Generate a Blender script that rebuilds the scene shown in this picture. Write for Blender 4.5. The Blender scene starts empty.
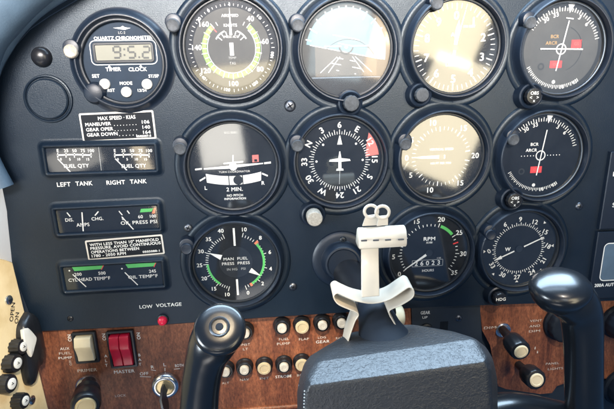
import bpy, bmesh, math, random
from mathutils import Vector, Matrix
random.seed(7)
S = 0.001                                   # everything below is written in millimetres
scene = bpy.context.scene
COL = scene.collection
R_ = math.radians

# ------------------------------------------------------------------ camera (solved from the round dials)
F_PX, PAN, TILT, ROLL, DIST = 473.686, 0.0816495, 0.2578064, -0.0229533, 489.877
W0, H0 = 614.0, 409.0
def cam_axes():
    cz, sz, ct, st = math.cos(PAN), math.sin(PAN), math.cos(TILT), math.sin(TILT)
    f = Vector((sz*ct, cz*ct, -st)); r = Vector((cz, -sz, 0)); u = r.cross(f)
    c, s = math.cos(ROLL), math.sin(ROLL)
    return c*r + s*u, -s*r + c*u, f
CR, CU, CF = cam_axes()
def at(x, y, d=0.0):
    """point (X, Z) in mm of the plane lying d mm in front of the instrument panel"""
    v = CR*((x-W0/2)/F_PX) + CU*((H0/2-y)/F_PX) + CF
    t = (DIST-d)/v.y
    return Vector((v.x*t, v.z*t))
def at3(x, y, d=0.0):
    p = at(x, y, d); return Vector((p.x, -d, p.y))
cam = bpy.data.cameras.new('camera'); camo = bpy.data.objects.new('camera', cam); COL.objects.link(camo)
cam.sensor_width = 36.0; cam.lens = 36.0*F_PX/W0; cam.clip_start = 0.01; cam.clip_end = 50
M = Matrix((( CR.x, CU.x, -CF.x, 0), (CR.y, CU.y, -CF.y, -DIST*S), (CR.z, CU.z, -CF.z, 0), (0, 0, 0, 1)))
camo.matrix_world = M
scene.camera = camo

# ------------------------------------------------------------------ materials
MATS = {}
def new_mat(name):
    m = bpy.data.materials.new(name); m.use_nodes = True
    nt = m.node_tree; b = nt.nodes['Principled BSDF']
    MATS[name] = m
    return m, nt, b
def noise(nt, scale, detail=3, rough=0.55, stretch=None, vec='Object'):
    tc = nt.nodes.new('ShaderNodeTexCoord'); n = nt.nodes.new('ShaderNodeTexNoise')
    n.inputs['Scale'].default_value = scale; n.inputs['Detail'].default_value = detail; n.inputs['Roughness'].default_value = rough
    if stretch:
        mp = nt.nodes.new('ShaderNodeMapping'); mp.inputs['Scale'].default_value = stretch
        nt.links.new(tc.outputs[vec], mp.inputs['Vector']); nt.links.new(mp.outputs[0], n.inputs['Vector'])
    else:
        nt.links.new(tc.outputs[vec], n.inputs['Vector'])
    return n
def ramp(nt, src, stops):
    r = nt.nodes.new('ShaderNodeValToRGB')
    e = r.color_ramp.elements
    e[0].position, e[0].color = stops[0][0], (*stops[0][1], 1)
    e[1].position, e[1].color = stops[-1][0], (*stops[-1][1], 1)
    for p, c in stops[1:-1]:
        k = e.new(p); k.color = (*c, 1)
    nt.links.new(src, r.inputs['Fac'])
    return r
def bump(nt, b, src, strength, dist, prev=None):
    n = nt.nodes.new('ShaderNodeBump'); n.inputs['Strength'].default_value = strength; n.inputs['Distance'].default_value = dist
    nt.links.new(src, n.inputs['Height'])
    if prev: nt.links.new(prev.outputs[0], n.inputs['Normal'])
    nt.links.new(n.outputs[0], b.inputs['Normal'])
    return n
def plain(name, col, rough=0.5, metal=0.0, spec=0.5, bscale=None, bstr=0.1, bdist=0.0003, vary=0.12, coat=0.0, mott=60):
    m, nt, b = new_mat(name)
    n = noise(nt, mott, 4)
    lo = tuple(c*(1-vary) for c in col); hi = tuple(min(1, c*(1+vary)) for c in col)
    r = ramp(nt, n.outputs['Fac'], [(0.3, lo), (0.7, hi)])
    nt.links.new(r.outputs[0], b.inputs['Base Color'])
    b.inputs['Roughness'].default_value = rough; b.inputs['Metallic'].default_value = metal
    b.inputs['Specular IOR Level'].default_value = spec
    if coat: b.inputs['Coat Weight'].default_value = coat; b.inputs['Coat Roughness'].default_value = 0.08
    if bscale:
        k = noise(nt, bscale, 3); bump(nt, b, k.outputs['Fac'], bstr, bdist)
    return m
# moulded panel plastic: fine leather grain, a little dust
m, nt, b = new_mat('panel_plastic')
n1 = noise(nt, 900, 4, 0.6); n2 = noise(nt, 14, 5, 0.6)
r = ramp(nt, n2.outputs['Fac'], [(0.3, (0.0042, 0.010, 0.020)), (0.7, (0.0075, 0.015, 0.028))])
nt.links.new(r.outputs[0], b.inputs['Base Color'])
n5 = noise(nt, 32, 7, 0.7); mr = nt.nodes.new('ShaderNodeMapRange'); mr.inputs[1].default_value = .3; mr.inputs[2].default_value = .7; mr.inputs[3].default_value = .32; mr.inputs[4].default_value = .42
nt.links.new(n5.outputs['Fac'], mr.inputs[0]); nt.links.new(mr.outputs[0], b.inputs['Roughness']); b.inputs['Specular IOR Level'].default_value = 0.46; b.inputs['Specular Tint'].default_value = (.88, .96, 1.0, 1)
k = bump(nt, b, n1.outputs['Fac'], 0.30, 0.0006)
n6 = noise(nt, 1500, 2, 0.5); n7 = noise(nt, 9, 5, 0.6)
r6 = ramp(nt, n6.outputs['Fac'], [(0.66, (0, 0, 0)), (0.74, (1, 1, 1))]); r7 = ramp(nt, n7.outputs['Fac'], [(0.45, (0, 0, 0)), (0.75, (.55, .55, .55))])
mm = nt.nodes.new('ShaderNodeMath'); mm.operation = 'MULTIPLY'; nt.links.new(r6.outputs[0], mm.inputs[0]); nt.links.new(r7.outputs[0], mm.inputs[1])
md = nt.nodes.new('ShaderNodeMix'); md.data_type = 'RGBA'; md.inputs[7].default_value = (.16, .16, .15, 1)
nt.links.new(mm.outputs[0], md.inputs[0]); nt.links.new(r.outputs[0], md.inputs[6]); nt.links.new(md.outputs[2], b.inputs['Base Color'])
plain('collar_plastic', (0.006, 0.0125, 0.025), 0.42, bscale=1100, bstr=0.18, bdist=0.0003, spec=0.55)
plain('shield_vinyl', (0.085, 0.135, 0.19), 0.6, bscale=600, bstr=0.3, bdist=0.0006)
plain('bezel_black', (0.012, 0.016, 0.022), 0.35, bscale=1500, bstr=0.08)
plain('dial_black', (0.008, 0.011, 0.016), 0.6, spec=0.2)
plain('dial_grey', (0.075, 0.075, 0.072), 0.6, spec=0.2)
plain('ring_metal', (0.14, 0.17, 0.21), 0.45, metal=0.8)
plain('mark_white', (0.82, 0.82, 0.78), 0.55, vary=0.06, mott=900)
plain('mark_dim', (0.42, 0.43, 0.42), 0.6)
plain('mark_label', (0.62, 0.56, 0.50), 0.55, vary=0.35, mott=700)
plain('mark_green', (0.10, 0.52, 0.12), 0.5)
plain('mark_lime', (0.20, 0.50, 0.07), 0.5)
plain('mark_red', (0.75, 0.05, 0.05), 0.5)
plain('mark_orange', (0.75, 0.22, 0.10), 0.5)
plain('mark_pink', (0.60, 0.16, 0.14), 0.5)
plain('ochre', (0.40, 0.25, 0.10), 0.6)
plain('sky_blue', (0.15, 0.26, 0.33), 0.5)
plain('ground_brown', (0.115, 0.095, 0.075), 0.6)
plain('lcd_grey', (0.22, 0.22, 0.185), 0.5, vary=0.05, spec=.2)
plain('lcd_ink', (0.035, 0.04, 0.04), 0.5)
plain('chrono_blue', (0.014, 0.026, 0.045), 0.6, spec=0.2)
plain('cream_plastic', (0.72, 0.62, 0.42), 0.42, bscale=700, bstr=0.05, vary=0.06)
plain('white_metal', (0.50, 0.45, 0.375), 0.38, bscale=260, bstr=0.06, vary=0.05, coat=0.2)
plain('white_plastic', (0.66, 0.63, 0.57), 0.4, vary=0.05)
plain('chrome', (0.62, 0.63, 0.64), 0.25, metal=1.0)
plain('steel', (0.15, 0.16, 0.18), 0.42, metal=1.0)
plain('brass', (0.78, 0.60, 0.32), 0.35, metal=0.75)
plain('black_knob', (0.010, 0.011, 0.014), 0.3, bscale=900, bstr=0.06)
plain('black_gloss', (0.006, 0.0075, 0.010), 0.26, bscale=140, bstr=0.10, bdist=0.0005, coat=0.15)
plain('rubber_dark', (0.010, 0.015, 0.024), 0.62, bscale=500, bstr=0.2, spec=0.25)
plain('subpanel_dark', (0.016, 0.024, 0.036), 0.5, bscale=900, bstr=0.2)
plain('red_plastic', (0.52, 0.010, 0.035), 0.28, bscale=500, bstr=0.05)
plain('red_lamp', (0.75, 0.02, 0.06), 0.2)
plain('cloudy_plastic', (0.052, 0.058, 0.066), 0.55, spec=0.3, vary=0.3, mott=500)
plain('amber_cap', (0.34, 0.31, 0.26), 0.4, vary=0.3, mott=500)
plain('breaker_cream', (0.46, 0.38, 0.24), 0.45)
plain('breaker_white', (0.50, 0.47, 0.41), 0.4, vary=0.05)
plain('door_white_glow', (0.85, 0.83, 0.78), 0.5, vary=0.03)
MATS['door_white_glow'].node_tree.nodes['Principled BSDF'].inputs['Emission Color'].default_value = (1, .96, .9, 1); MATS['door_white_glow'].node_tree.nodes['Principled BSDF'].inputs['Emission Strength'].default_value = .5  # emission added so the trim reads as bright daylight
# side panel : painted cream metal with scuffs
m, nt, b = new_mat('side_cream')
n2 = noise(nt, 25, 6, 0.65); r = ramp(nt, n2.outputs['Fac'], [(0.28, (0.60, 0.42, 0.20)), (0.5, (0.74, 0.56, 0.31)), (0.75, (0.80, 0.63, 0.38))])
nt.links.new(r.outputs[0], b.inputs['Base Color']); b.inputs['Roughness'].default_value = 0.45
n1 = noise(nt, 600, 3); bump(nt, b, n1.outputs['Fac'], 0.1, 0.0004)
# worn wood-grain laminate
m, nt, b = new_mat('wood')
n1 = noise(nt, 60, 9, 0.7, (1.0, 1.0, 0.14)); n2 = noise(nt, 24, 7, 0.68); n3 = noise(nt, 520, 4, 0.7, (1.0, 1.0, 0.45))
n1.inputs['Distortion'].default_value = 0.8
r1 = ramp(nt, n1.outputs['Fac'], [(0.26, (0.055, 0.018, 0.010)), (0.42, (0.16, 0.055, 0.027)), (0.58, (0.26, 0.098, 0.046)), (0.78, (0.38, 0.172, 0.086))])
r2 = ramp(nt, n2.outputs['Fac'], [(0.28, (0.62, 0.56, 0.55)), (0.5, (0.95, 0.9, 0.9)), (0.72, (1.2, 1.1, 1.05))])
r3 = ramp(nt, n3.outputs['Fac'], [(0.30, (0.50, 0.45, 0.45)), (0.52, (1, 1, 1)), (0.70, (1.5, 1.45, 1.35)), (0.82, (2.2, 2.2, 2.1))])
mx = nt.nodes.new('ShaderNodeMix'); mx.data_type = 'RGBA'; mx.blend_type = 'MULTIPLY'; mx.inputs[0].default_value = 1
nt.links.new(r1.outputs[0], mx.inputs[6]); nt.links.new(r2.outputs[0], mx.inputs[7])
my = nt.nodes.new('ShaderNodeMix'); my.data_type = 'RGBA'; my.blend_type = 'MULTIPLY'; my.inputs[0].default_value = 1
nt.links.new(mx.outputs[2], my.inputs[6]); nt.links.new(r3.outputs[0], my.inputs[7])
nt.links.new(my.outputs[2], b.inputs['Base Color']); b.inputs['Roughness'].default_value = 0.5
bump(nt, b, n3.outputs['Fac'], 0.25, 0.0004)
# padded vinyl of the yoke hub: pebbled grain
m, nt, b = new_mat('vinyl')
tc = nt.nodes.new('ShaderNodeTexCoord'); vo = nt.nodes.new('ShaderNodeTexVoronoi'); vo.feature = 'SMOOTH_F1'; vo.inputs['Smoothness'].default_value = 0.6
nw = noise(nt, 260, 3); mixv = nt.nodes.new('ShaderNodeMix'); mixv.data_type = 'RGBA'; mixv.inputs[0].default_value = 0.012
nt.links.new(tc.outputs['Object'], mixv.inputs[6]); nt.links.new(nw.outputs['Color'], mixv.inputs[7])
mpv = nt.nodes.new('ShaderNodeMapping'); mpv.inputs['Scale'].default_value = (190, 330, 330); nt.links.new(mixv.outputs[2], mpv.inputs['Vector']); nt.links.new(mpv.outputs[0], vo.inputs['Vector']); vo.inputs['Scale'].default_value = 1.0
rr = ramp(nt, vo.outputs['Distance'], [(0.05, (1, 1, 1)), (0.75, (0, 0, 0))])
b.inputs['Base Color'].default_value = (0.016, 0.018, 0.022, 1); b.inputs['Roughness'].default_value = 0.5; b.inputs['Specular IOR Level'].default_value = 0.8
k = bump(nt, b, rr.outputs[0], 0.40, 0.0009)
n1 = noise(nt, 900, 3); bump(nt, b, n1.outputs['Fac'], 0.05, 0.0003, k)
# instrument glass: thin pane, clear with a fresnel mirror and faint smears
def glass(name, ior=2.1, haze=0.008):
    m = bpy.data.materials.new(name); m.use_nodes = True; MATS[name] = m
    nt = m.node_tree; nt.nodes.clear()
    out = nt.nodes.new('ShaderNodeOutputMaterial'); tr = nt.nodes.new('ShaderNodeBsdfTransparent')
    gl = nt.nodes.new('ShaderNodeBsdfGlossy'); gl.inputs['Roughness'].default_value = 0.065
    fr = nt.nodes.new('ShaderNodeFresnel'); geo = nt.nodes.new('ShaderNodeNewGeometry'); im = nt.nodes.new('ShaderNodeMix'); im.inputs[2].default_value = ior; im.inputs[3].default_value = 1/ior
    nt.links.new(geo.outputs['Backfacing'], im.inputs[0]); nt.links.new(im.outputs[0], fr.inputs['IOR'])
    df = nt.nodes.new('ShaderNodeBsdfDiffuse'); df.inputs['Color'].default_value = (0.6, 0.65, 0.7, 1)
    n = noise(nt, 45, 6, 0.65); rp = ramp(nt, n.outputs['Fac'], [(0.35, (0, 0, 0)), (0.8, (haze*2,)*3)])
    mx0 = nt.nodes.new('ShaderNodeMixShader'); nt.links.new(rp.outputs[0], mx0.inputs[0])
    nt.links.new(tr.outputs[0], mx0.inputs[1]); nt.links.new(df.outputs[0], mx0.inputs[2])
    mx = nt.nodes.new('ShaderNodeMixShader'); nt.links.new(fr.outputs[0], mx.inputs[0])
    nt.links.new(mx0.outputs[0], mx.inputs[1]); nt.links.new(gl.outputs[0], mx.inputs[2]); nt.links.new(mx.outputs[0], out.inputs[0])
glass('glass')

# ------------------------------------------------------------------ mesh builder
TXT = {}
def text_geo(s):
    if s in TXT: return TXT[s]
    c = bpy.data.curves.new('t', 'FONT'); c.body = s; c.resolution_u = 3; c.size = 1.0; c.space_character = 1.06
    o = bpy.data.objects.new('t', c); COL.objects.link(o)
    dg = bpy.context.evaluated_depsgraph_get()
    me = bpy.data.meshes.new_from_object(o.evaluated_get(dg), depsgraph=dg)
    vs = [(v.co.x, v.co.y) for v in me.vertices]; fs = [tuple(p.vertices) for p in me.polygons]
    bpy.data.objects.remove(o); bpy.data.curves.remove(c); bpy.data.meshes.remove(me)
    TXT[s] = (vs, fs)
    return TXT[s]
CAP = 0.69
class MB:
    def __init__(self, *mats):
        self.bm = bmesh.new(); self.mats = list(mats)
    def mi(self, mat):
        if mat not in self.mats: self.mats.append(mat)
        return self.mats.index(mat)
    def V(self, x, z, d, T=None):
        v = Vector((x, -d, z))
        if T is not None: v = T @ v
        return self.bm.verts.new(v*S)
    def face(self, vs, mat, smooth=False):
        try: f = self.bm.faces.new(vs)
        except ValueError: return None
        f.material_index = self.mi(mat); f.smooth = smooth
        return f
    def poly(self, pts, d, mat, T=None):
        self.face([self.V(x, z, d, T) for x, z in pts], mat)
    def loft(self, loops, mat, cap0=False, cap1=True, T=None, smooth=True, closed=True):
        """loops: list of lists of (x,z,d)"""
        prev = None
        for L in loops:
            cur = [self.V(*p, T) for p in L] if len(L) > 1 else [self.V(*L[0], T)]
            if prev is not None:
                n = max(len(prev), len(cur))
                for i in range(n if closed else n-1):
                    j = (i+1) % n
                    if len(prev) == 1: self.face([prev[0], cur[j], cur[i]], mat, smooth)
                    elif len(cur) == 1: self.face([prev[i], prev[j], cur[0]], mat, smooth)
                    else: self.face([prev[i], prev[j], cur[j], cur[i]], mat, smooth)
            elif cap0 and len(cur) > 2: self.face(list(reversed(cur)), mat)
            prev = cur
        if cap1 and len(prev) > 2: self.face(prev, mat)
    def lathe(self, prof, mat, cx=0, cz=0, seg=64, T=None, cap0=False, cap1=True, knurl=0, kd=0.0, kr=None):
        loops = []
        for k, (r, d) in enumerate(prof):
            if r <= 1e-6: loops.append([(cx, cz, d)])
            else:
                L = []
                for i in range(seg):
                    a = -2*math.pi*i/seg
                    q = r
                    if knurl and kr and kr[0] <= k <= kr[1]: q = r - (kd if (i//2) % 2 else 0)
                    L.append((cx+q*math.sin(a), cz+q*math.cos(a), d))
                loops.append(L)
        self.loft(loops, mat, cap0, cap1, T)
    def disc(self, r, d, mat, cx=0, cz=0, seg=72, T=None):
        self.poly([(cx+r*math.sin(-2*math.pi*i/seg), cz+r*math.cos(2*math.pi*i/seg)) for i in range(seg)], d, mat, T)
    def arc(self, r0, r1, a0, a1, d, mat, cx=0, cz=0):
        """clock degrees from 12, clockwise"""
        n = max(2, int(abs(a1-a0)/4)); P = []
        for i in range(n+1):
            a = R_(a0+(a1-a0)*i/n)
            P.append((self.V(cx+r0*math.sin(a), cz+r0*math.cos(a), d), self.V(cx+r1*math.sin(a), cz+r1*math.cos(a), d)))
        for i in range(n): self.face([P[i][0], P[i+1][0], P[i+1][1], P[i][1]], mat)
    def tick(self, a, r0, r1, w, d, mat, cx=0, cz=0, w1=None):
        a = R_(a); s, c = math.sin(a), math.cos(a); w1 = w if w1 is None else w1
        P = [(r0*s - w/2*c, r0*c + w/2*s), (r0*s + w/2*c, r0*c - w/2*s), (r1*s + w1/2*c, r1*c - w1/2*s), (r1*s - w1/2*c, r1*c + w1/2*s)]
        self.poly([(cx+x, cz+z) for x, z in P], d, mat)
    def line(self, x0, z0, x1, z1, w, d, mat):
        v = Vector((x1-x0, z1-z0)); n = Vector((-v.y, v.x)).normalized()*w/2
        self.poly([(x0-n.x, z0-n.y), (x1-n.x, z1-n.y), (x1+n.x, z1+n.y), (x0+n.x, z0+n.y)], d, mat)
    def text(self, s, x, z, h, d, mat='mark_white', rot=0.0, width=None, bold=0.0, align='c', T=None, sx=1.0):
        vs, fs = text_geo(s)
        k = h/CAP
        x0 = min(v[0] for v in vs); x1 = max(v[0] for v in vs); y0, y1 = 0.0, CAP
        kx = k*sx if width is None else width/max(1e-6, (x1-x0))
        ox = {'c': (x0+x1)/2, 'l': x0, 'r': x1}[align]
        c, sn = math.cos(R_(rot)), math.sin(R_(rot))
        offs = [(0, 0)] if not bold else [(-bold/2, 0), (bold/2, 0), (0, bold/2.5), (0, -bold/2.5)]
        for q, (bx, bz) in enumerate(offs):
            vv = []
            for px, py in vs:
                X = (px-ox)*kx+bx; Z = (py-(y0+y1)/2)*k+bz
                vv.append(self.V(x + X*c - Z*sn, z + X*sn + Z*c, d+0.004*q, T))
            for f in fs: self.face([vv[i] for i in f], mat)
    def rrect(self, w, h, r, n=5):
        P = []
        for cx, cz, a0 in ((w/2-r, h/2-r, 0), (-w/2+r, h/2-r, 90), (-w/2+r, -h/2+r, 180), (w/2-r, -h/2+r, 270)):
            for i in range(n+1):
                a = R_(a0+90*i/n); P.append((cx+r*math.cos(a), cz+r*math.sin(a)))
        return P
    def rframe(self, w, h, r, prof, mat, cx=0, cz=0, T=None, cap1=False, cap0=False, rot=0):
        """prof: list of (inset, d); inset>0 shrinks"""
        loops = []
        c, s = math.cos(R_(rot)), math.sin(R_(rot))
        for o, d in prof:
            L = self.rrect(w-2*o, h-2*o, max(0.3, r-o)); loops.append([(cx+x*c-z*s, cz+x*s+z*c, d) for x, z in L])
        self.loft(loops, mat, cap0, cap1, T)
    def tube(self, pts, rads, mat, seg=20, cap=True, squash=None):
        """pts: 3D (x,y,z mm)"""
        pts = [Vector(p) for p in pts]; n = len(pts); up = Vector((0.01, -1, 0.02)); rings = []
        for i, p in enumerate(pts):
            t = (pts[min(i+1, n-1)]-pts[max(i-1, 0)]).normalized()
            a = t.cross(up)
            if a.length < 1e-3: a = t.cross(Vector((1, 0, 0)))
            a.normalize(); b2 = t.cross(a).normalized()
            up = b2*-1 if b2.dot(up) < 0 else b2
            a = t.cross(up).normalized()
            r = rads[i] if hasattr(rads, '__len__') else rads
            sq = squash or 1.0
            rings.append([self.bm.verts.new((p + a*r*math.cos(2*math.pi*k/seg) + up*r*sq*math.sin(2*math.pi*k/seg))*S) for k in range(seg)])
        for q in range(n-1):
            for k in range(seg):
                j = (k+1) % seg; self.face([rings[q][k], rings[q][j], rings[q+1][j], rings[q+1][k]], mat, True)
        if cap:
            self.face(list(reversed(rings[0])), mat, True); self.face(rings[-1], mat, True)
    def build(self, name, parent=None, sharp=38, loc=None):
        bmesh.ops.recalc_face_normals(self.bm, faces=self.bm.faces) if getattr(self, 'recalc', False) else None
        me = bpy.data.meshes.new(name); self.bm.to_mesh(me); self.bm.free()
        for mt in self.mats: me.materials.append(MATS[mt])
        me.set_sharp_from_angle(angle=R_(sharp))
        o = bpy.data.objects.new(name, me); COL.objects.link(o)
        if parent: o.parent = parent
        if loc is not None: o.location = Vector(loc)*S
        return o
def tag(o, label, cat, group=None, kind=None):
    o['label'] = label; o['category'] = cat
    if group: o['group'] = group
    if kind: o['kind'] = kind
    return o
def thing(name, label, cat, p=None, d=0.0, group=None, rot=None):
    o = bpy.data.objects.new(name, None); COL.objects.link(o); o.empty_display_size = 0.005
    if p is not None: o.location = Vector((p[0], -d, p[1]))*S
    if rot: o.rotation_euler = rot
    return tag(o, label, cat, group)
def spline(P, n=8):
    """Catmull-Rom through tuples of any length"""
    out = []
    for i in range(len(P)-1):
        p0, p1, p2, p3 = P[max(i-1, 0)], P[i], P[i+1], P[min(i+2, len(P)-1)]
        for k in range(n):
            t = k/n
            out.append(tuple(0.5*((2*b_)+(-a_+c_)*t+(2*a_-5*b_+4*c_-d_)*t*t+(-a_+3*b_-3*c_+d_)*t**3) for a_, b_, c_, d_ in zip(p0, p1, p2, p3)))
    out.append(tuple(P[-1]))
    return out

# ------------------------------------------------------------------ instrument panel (moulded cover)
out_px = [(75, 0), (48, 16), (29, 29), (15, 45), (6, 60), (-3, 80), (-8, 110), (-8, 150), (1, 195), (9, 262), (36, 332), (140, 327), (245, 319.5), (430, 307.5), (585, 302),
          (640, 300), (660, -60), (160, -60), (110, -24)]
pan = MB('panel_plastic')
P = [at(*q) for q in out_px]
pan.loft([[(p.x, p.y, -9) for p in P], [(p.x, p.y, -1.2) for p in P]], 'panel_plastic', False, False, smooth=False)
C0 = sum((p for p in P), Vector((0, 0)))/len(P)
def ins(p, k):
    v = (C0-p).normalized(); return p+v*k
pan.loft([[(p.x, p.y, -1.2) for p in P], [(ins(p, 1.2).x, ins(p, 1.2).y, 0) for p in P]], 'panel_plastic', False, True, smooth=False)
def ptext(mb, s, x0, x1, y, h, d=0.25, **k):
    """text whose baseline box runs from pixel x0 to x1 at height y"""
    a, b2 = at(x0, y, d), at(x1, y, d); c = at((x0+x1)/2, y, d)
    mb.text(s, c.x, c.y, h, d, width=(b2-a).length, **k)
ptext(pan, 'LEFT', 57, 70.5, 184.4, 4.3, bold=.25)
ptext(pan, 'TANK', 75.6, 92.4, 183.4, 4.3, bold=.25)
ptext(pan, 'RIGHT', 106.5, 125, 182.4, 4.2, bold=.25); ptext(pan, 'TANK', 130, 146.5, 181.4, 4.2, bold=.25)
ptext(pan, 'LOW', 139.5, 152.5, 306.6, 4.0, bold=.22); ptext(pan, 'VOLTAGE', 156, 181.5, 304.8, 4.0, bold=.22)
pan.recalc = True
panel = pan.build('instrument_panel')
tag(panel, 'dark blue grained plastic instrument panel holding all the round gauges', 'instrument panel')

# glareshield lip round the upper left of the panel
lip = MB('shield_vinyl')
lpx = [(6, 190), (-13, 150), (-14, 108), (-9, 72), (4, 46), (22, 22), (44, 3), (72, -14), (110, -36), (160, -62)]
path = spline([tuple(at3(x-3, y-2, 14)) for x, y in lpx], 6)
lip.tube(path, 10, 'shield_vinyl', seg=18)
lpx2 = [(-40, 150), (-44, 95), (-30, 40), (-8, 8), (20, -20), (60, -48), (120, -80)]
path = spline([tuple(at3(x, y, 26)) for x, y in lpx2], 6)
lip.tube(path, 27, 'shield_vinyl', seg=20)
lip.recalc = True
tag(lip.build('glareshield'), 'dark blue padded glareshield rim curving round the top left corner', 'glareshield')

# ------------------------------------------------------------------ round instruments
def collar_part(t, R=44.0, outer=53.5, rim=12.0, mat='collar_plastic'):
    mb = MB(mat)
    k = R
    if outer > 50:
        mb.lathe([(outer+6.6, -.2), (outer+6.2, .7), (outer+5.0, 1.9), (outer+3.0, 2.7), (outer+1.0, 2.4), (outer-1, 1.5)], 'panel_plastic', seg=96, cap1=False)
    mb.lathe([(outer+2.5, 0.0), (outer+.6, .5), (outer-1.0, 2.2), (outer-2.6, rim*.55), (outer-3.8, rim*.84), (outer-4.4, rim*.94), (outer-5.0, rim*.97), (outer-5.9, rim*.96), (outer-6.25, rim*.90), (outer-6.4, rim*.8),
              (k+2.6, 4.4)], mat, seg=96, cap1=False)
    return mb.build('collar', t)
def bezel_part(t, R=44.0, metal=False):
    mb = MB('bezel_black', 'ring_metal')
    mb.lathe([(R+2.8, 2.0), (R+2.7, 4.6), (R+2.0, 5.2), (R+1.0, 5.2)], 'bezel_black', seg=96, cap1=False)
    mb.lathe([(R+1.0, 5.2), (R+.4, 5.0), (R+.1, 4.3)], 'ring_metal' if metal else 'bezel_black', seg=96, cap1=False)
    mb.lathe([(R+.1, 4.3), (R-.2, 1.0)], 'bezel_black', seg=96, cap1=False)
    return mb.build('bezel', t)
def glass_part(t, R=44.0, tilt=(0, 0), d=3.6):
    mb = MB('glass'); mb.disc(R+.2, 0, 'glass')
    o = mb.build('glass', t); o.location = Vector((0, -d, 0))*S; o.rotation_euler = (R_(tilt[0]), 0, R_(tilt[1]))
    return o
def needle_part(t, mb, name='needle'): return mb.build(name, t)
def knob_part(t, x, z, r=7.0, mat='cloudy_plastic', boss=True, h=20, letters=None, name='knob', capmat=None, kn=1):
    if boss:
        m2 = MB('collar_plastic'); m2.lathe([(r+6.5, 0), (r+5.2, 4), (r+4.4, 9), (r+3.0, 10), (r+1.5, 9), (r*.6, 5)], 'collar_plastic', x, z, 40); m2.build('knob_boss', t)
    m2 = MB(mat); m2.lathe([(r*.55, 2), (r*.55, 9), (r, 10), (r, h-1.2), (r-.9, h), (r*.7, h+.15), (0, h+.15)], mat, x, z, 48, knurl=kn, kd=r*.04, kr=(2, 3))
    if capmat: m2.lathe([(r*.82, h+.1), (r*.78, h+.5), (0, h+.5)], capmat, x, z, 32)
    if letters:
        for s, dx, dz, hh in letters: m2.text(s, x+dx, z+dz, hh, h+.4, 'mark_white', bold=.12)
    return m2.build(name, t)
INST = {'AI': (82.49, 27.14), 'ALT': (193.61, 27.96), 'OBS1': (306.74, 24.54), 'TC': (-35.68, -85.24), 'DG': (75.52, -83.25), 'VSI': (185.09, -82.90),
        'OBS2': (296.46, -85.63), 'MAN': (-39.3, -190.8), 'TACH': (176.42, -191.5), 'ADF': (281.94, -192.42), 'ASI': (-29.97, 31.12)}
D0, D1, D2 = 1.0, 1.25, 1.5
def face_mb(mat='dial_black', R=44.3):
    mb = MB(mat); mb.disc(R, D0, mat); return mb
def pol(a, r): a = R_(a); return r*math.sin(a), r*math.cos(a)

# --- airspeed indicator
t = thing('airspeed_indicator', 'round airspeed gauge with a yellow-green arc beside the digital clock', 'gauge', INST['ASI'])
collar_part(t); bezel_part(t)
f = face_mb('dial_black')
f.disc(37.0, D0+.12, 'dial_grey')
for i in range(60):
    f.tick(i*6, 38.6, 40.6 if i % 5 else 41.6, .5, D1, 'mark_white')
for a, s in ((-48, '20'), (-30, '0'), (0, '4'), (28, '6'), (45, '10'), (100, '180'), (148, '100'), (190, '120'), (228, '140')):
    x, z = pol(a, 39.6); f.text(s, x, z, 3.0, D1+.2, 'mark_white', rot=-a if abs(a) < 100 else -a+180, bold=.15)
f.arc(23.9, 28.4, 42, 318, D1, 'mark_lime'); f.arc(22.8, 24.3, 45, 300, D1, 'mark_dim')
f.arc(27.7, 28.7, 62, 150, D1, 'mark_white')
for a in range(30, 331, 10): f.tick(a, 24, 29.5 if a % 20 == 0 else 27.5, .7, D1+.1, 'mark_white')
for a, s in ((36, '40'), (80, '60'), (127, '80'), (180, '100'), (232, '120'), (272, '140'), (312, '160')):
    x, z = pol(a, 33.3 if a != 36 else 33); f.text(s, x, z, 4.6, D1, 'mark_white', bold=.3)
f.tick(318, 20, 27, 1.0, D1+.1, 'mark_red')
f.text('AIRSPEED', 0, 29.8, 2.5, D1, 'mark_white', bold=.12); f.text('KNOTS', 0, 21.0, 2.6, D1, 'mark_white', bold=.12)
f.arc(16, 17.5, -60, -20, D1, 'mark_dim'); f.arc(16, 17.5, 20, 60, D1, 'mark_dim')
for a in (-50, -34, -18, 18, 34, 50): f.tick(a, 11.5, 16, .8, D1, 'mark_white')
f.text('PRESS ALT', 0, 10.5, 1.9, D1, 'mark_white'); f.text('TEMP', 0, -9, 2.1, D1, 'mark_dim'); f.text('TAS', 0, -14, 2.4, D1, 'mark_dim')
f.build('dial_face', t)
n = MB('mark_white'); n.tick(0, 12, 32, 2.6, 2.1, 'mark_white', w1=.7); n.tick(0, 31.5, 36.5, .7, 2.1, 'mark_white', w1=.3); n.poly([(-1.9, -7), (1.9, -7), (1.9, 5), (-1.9, 5)], 2.1, 'mark_white'); n.build('needle', t)
glass_part(t)

# --- attitude indicator
t = thing('attitude_indicator', 'round artificial horizon with pale blue sky half, flat lower bezel edge and centre knob', 'gauge', INST['AI'])
collar_part(t); bezel_part(t)
f = face_mb('dial_grey')
hor = lambda x: -1.8-0.20*x
top = [(x, z) for x, z in [pol(a, 40) for a in range(-88, 93, 6)]]
sky = [(-39.5, hor(-39.5))] + [p for p in top if p[1] > hor(p[0])] + [(39.5, hor(39.5))]
f.poly(list(reversed(sky)), D0+.12, 'sky_blue')
gr = [(-31, hor(-31)), (-31, -25), (31, -25), (31, hor(31))]
f.poly(gr, D0+.10, 'ground_brown')
f.line(-36, hor(-36), 36, hor(36), .7, D1, 'mark_white')
for a, r0, w in ((-60, 33, 1.3), (-45, 35, 1.0), (-30, 33, 1.3), (-20, 35, 1.0), (-10, 35, 1.0), (0, 34, 1.4), (10, 35, 1.0), (20, 35, 1.0), (30, 33, 1.3), (45, 35, 1.0), (60, 33, 1.3), (-75, 36, 1.2), (75, 33, 1.4)):
    f.tick(a, r0, 41.5, w, D1+.1, 'mark_white')
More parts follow.
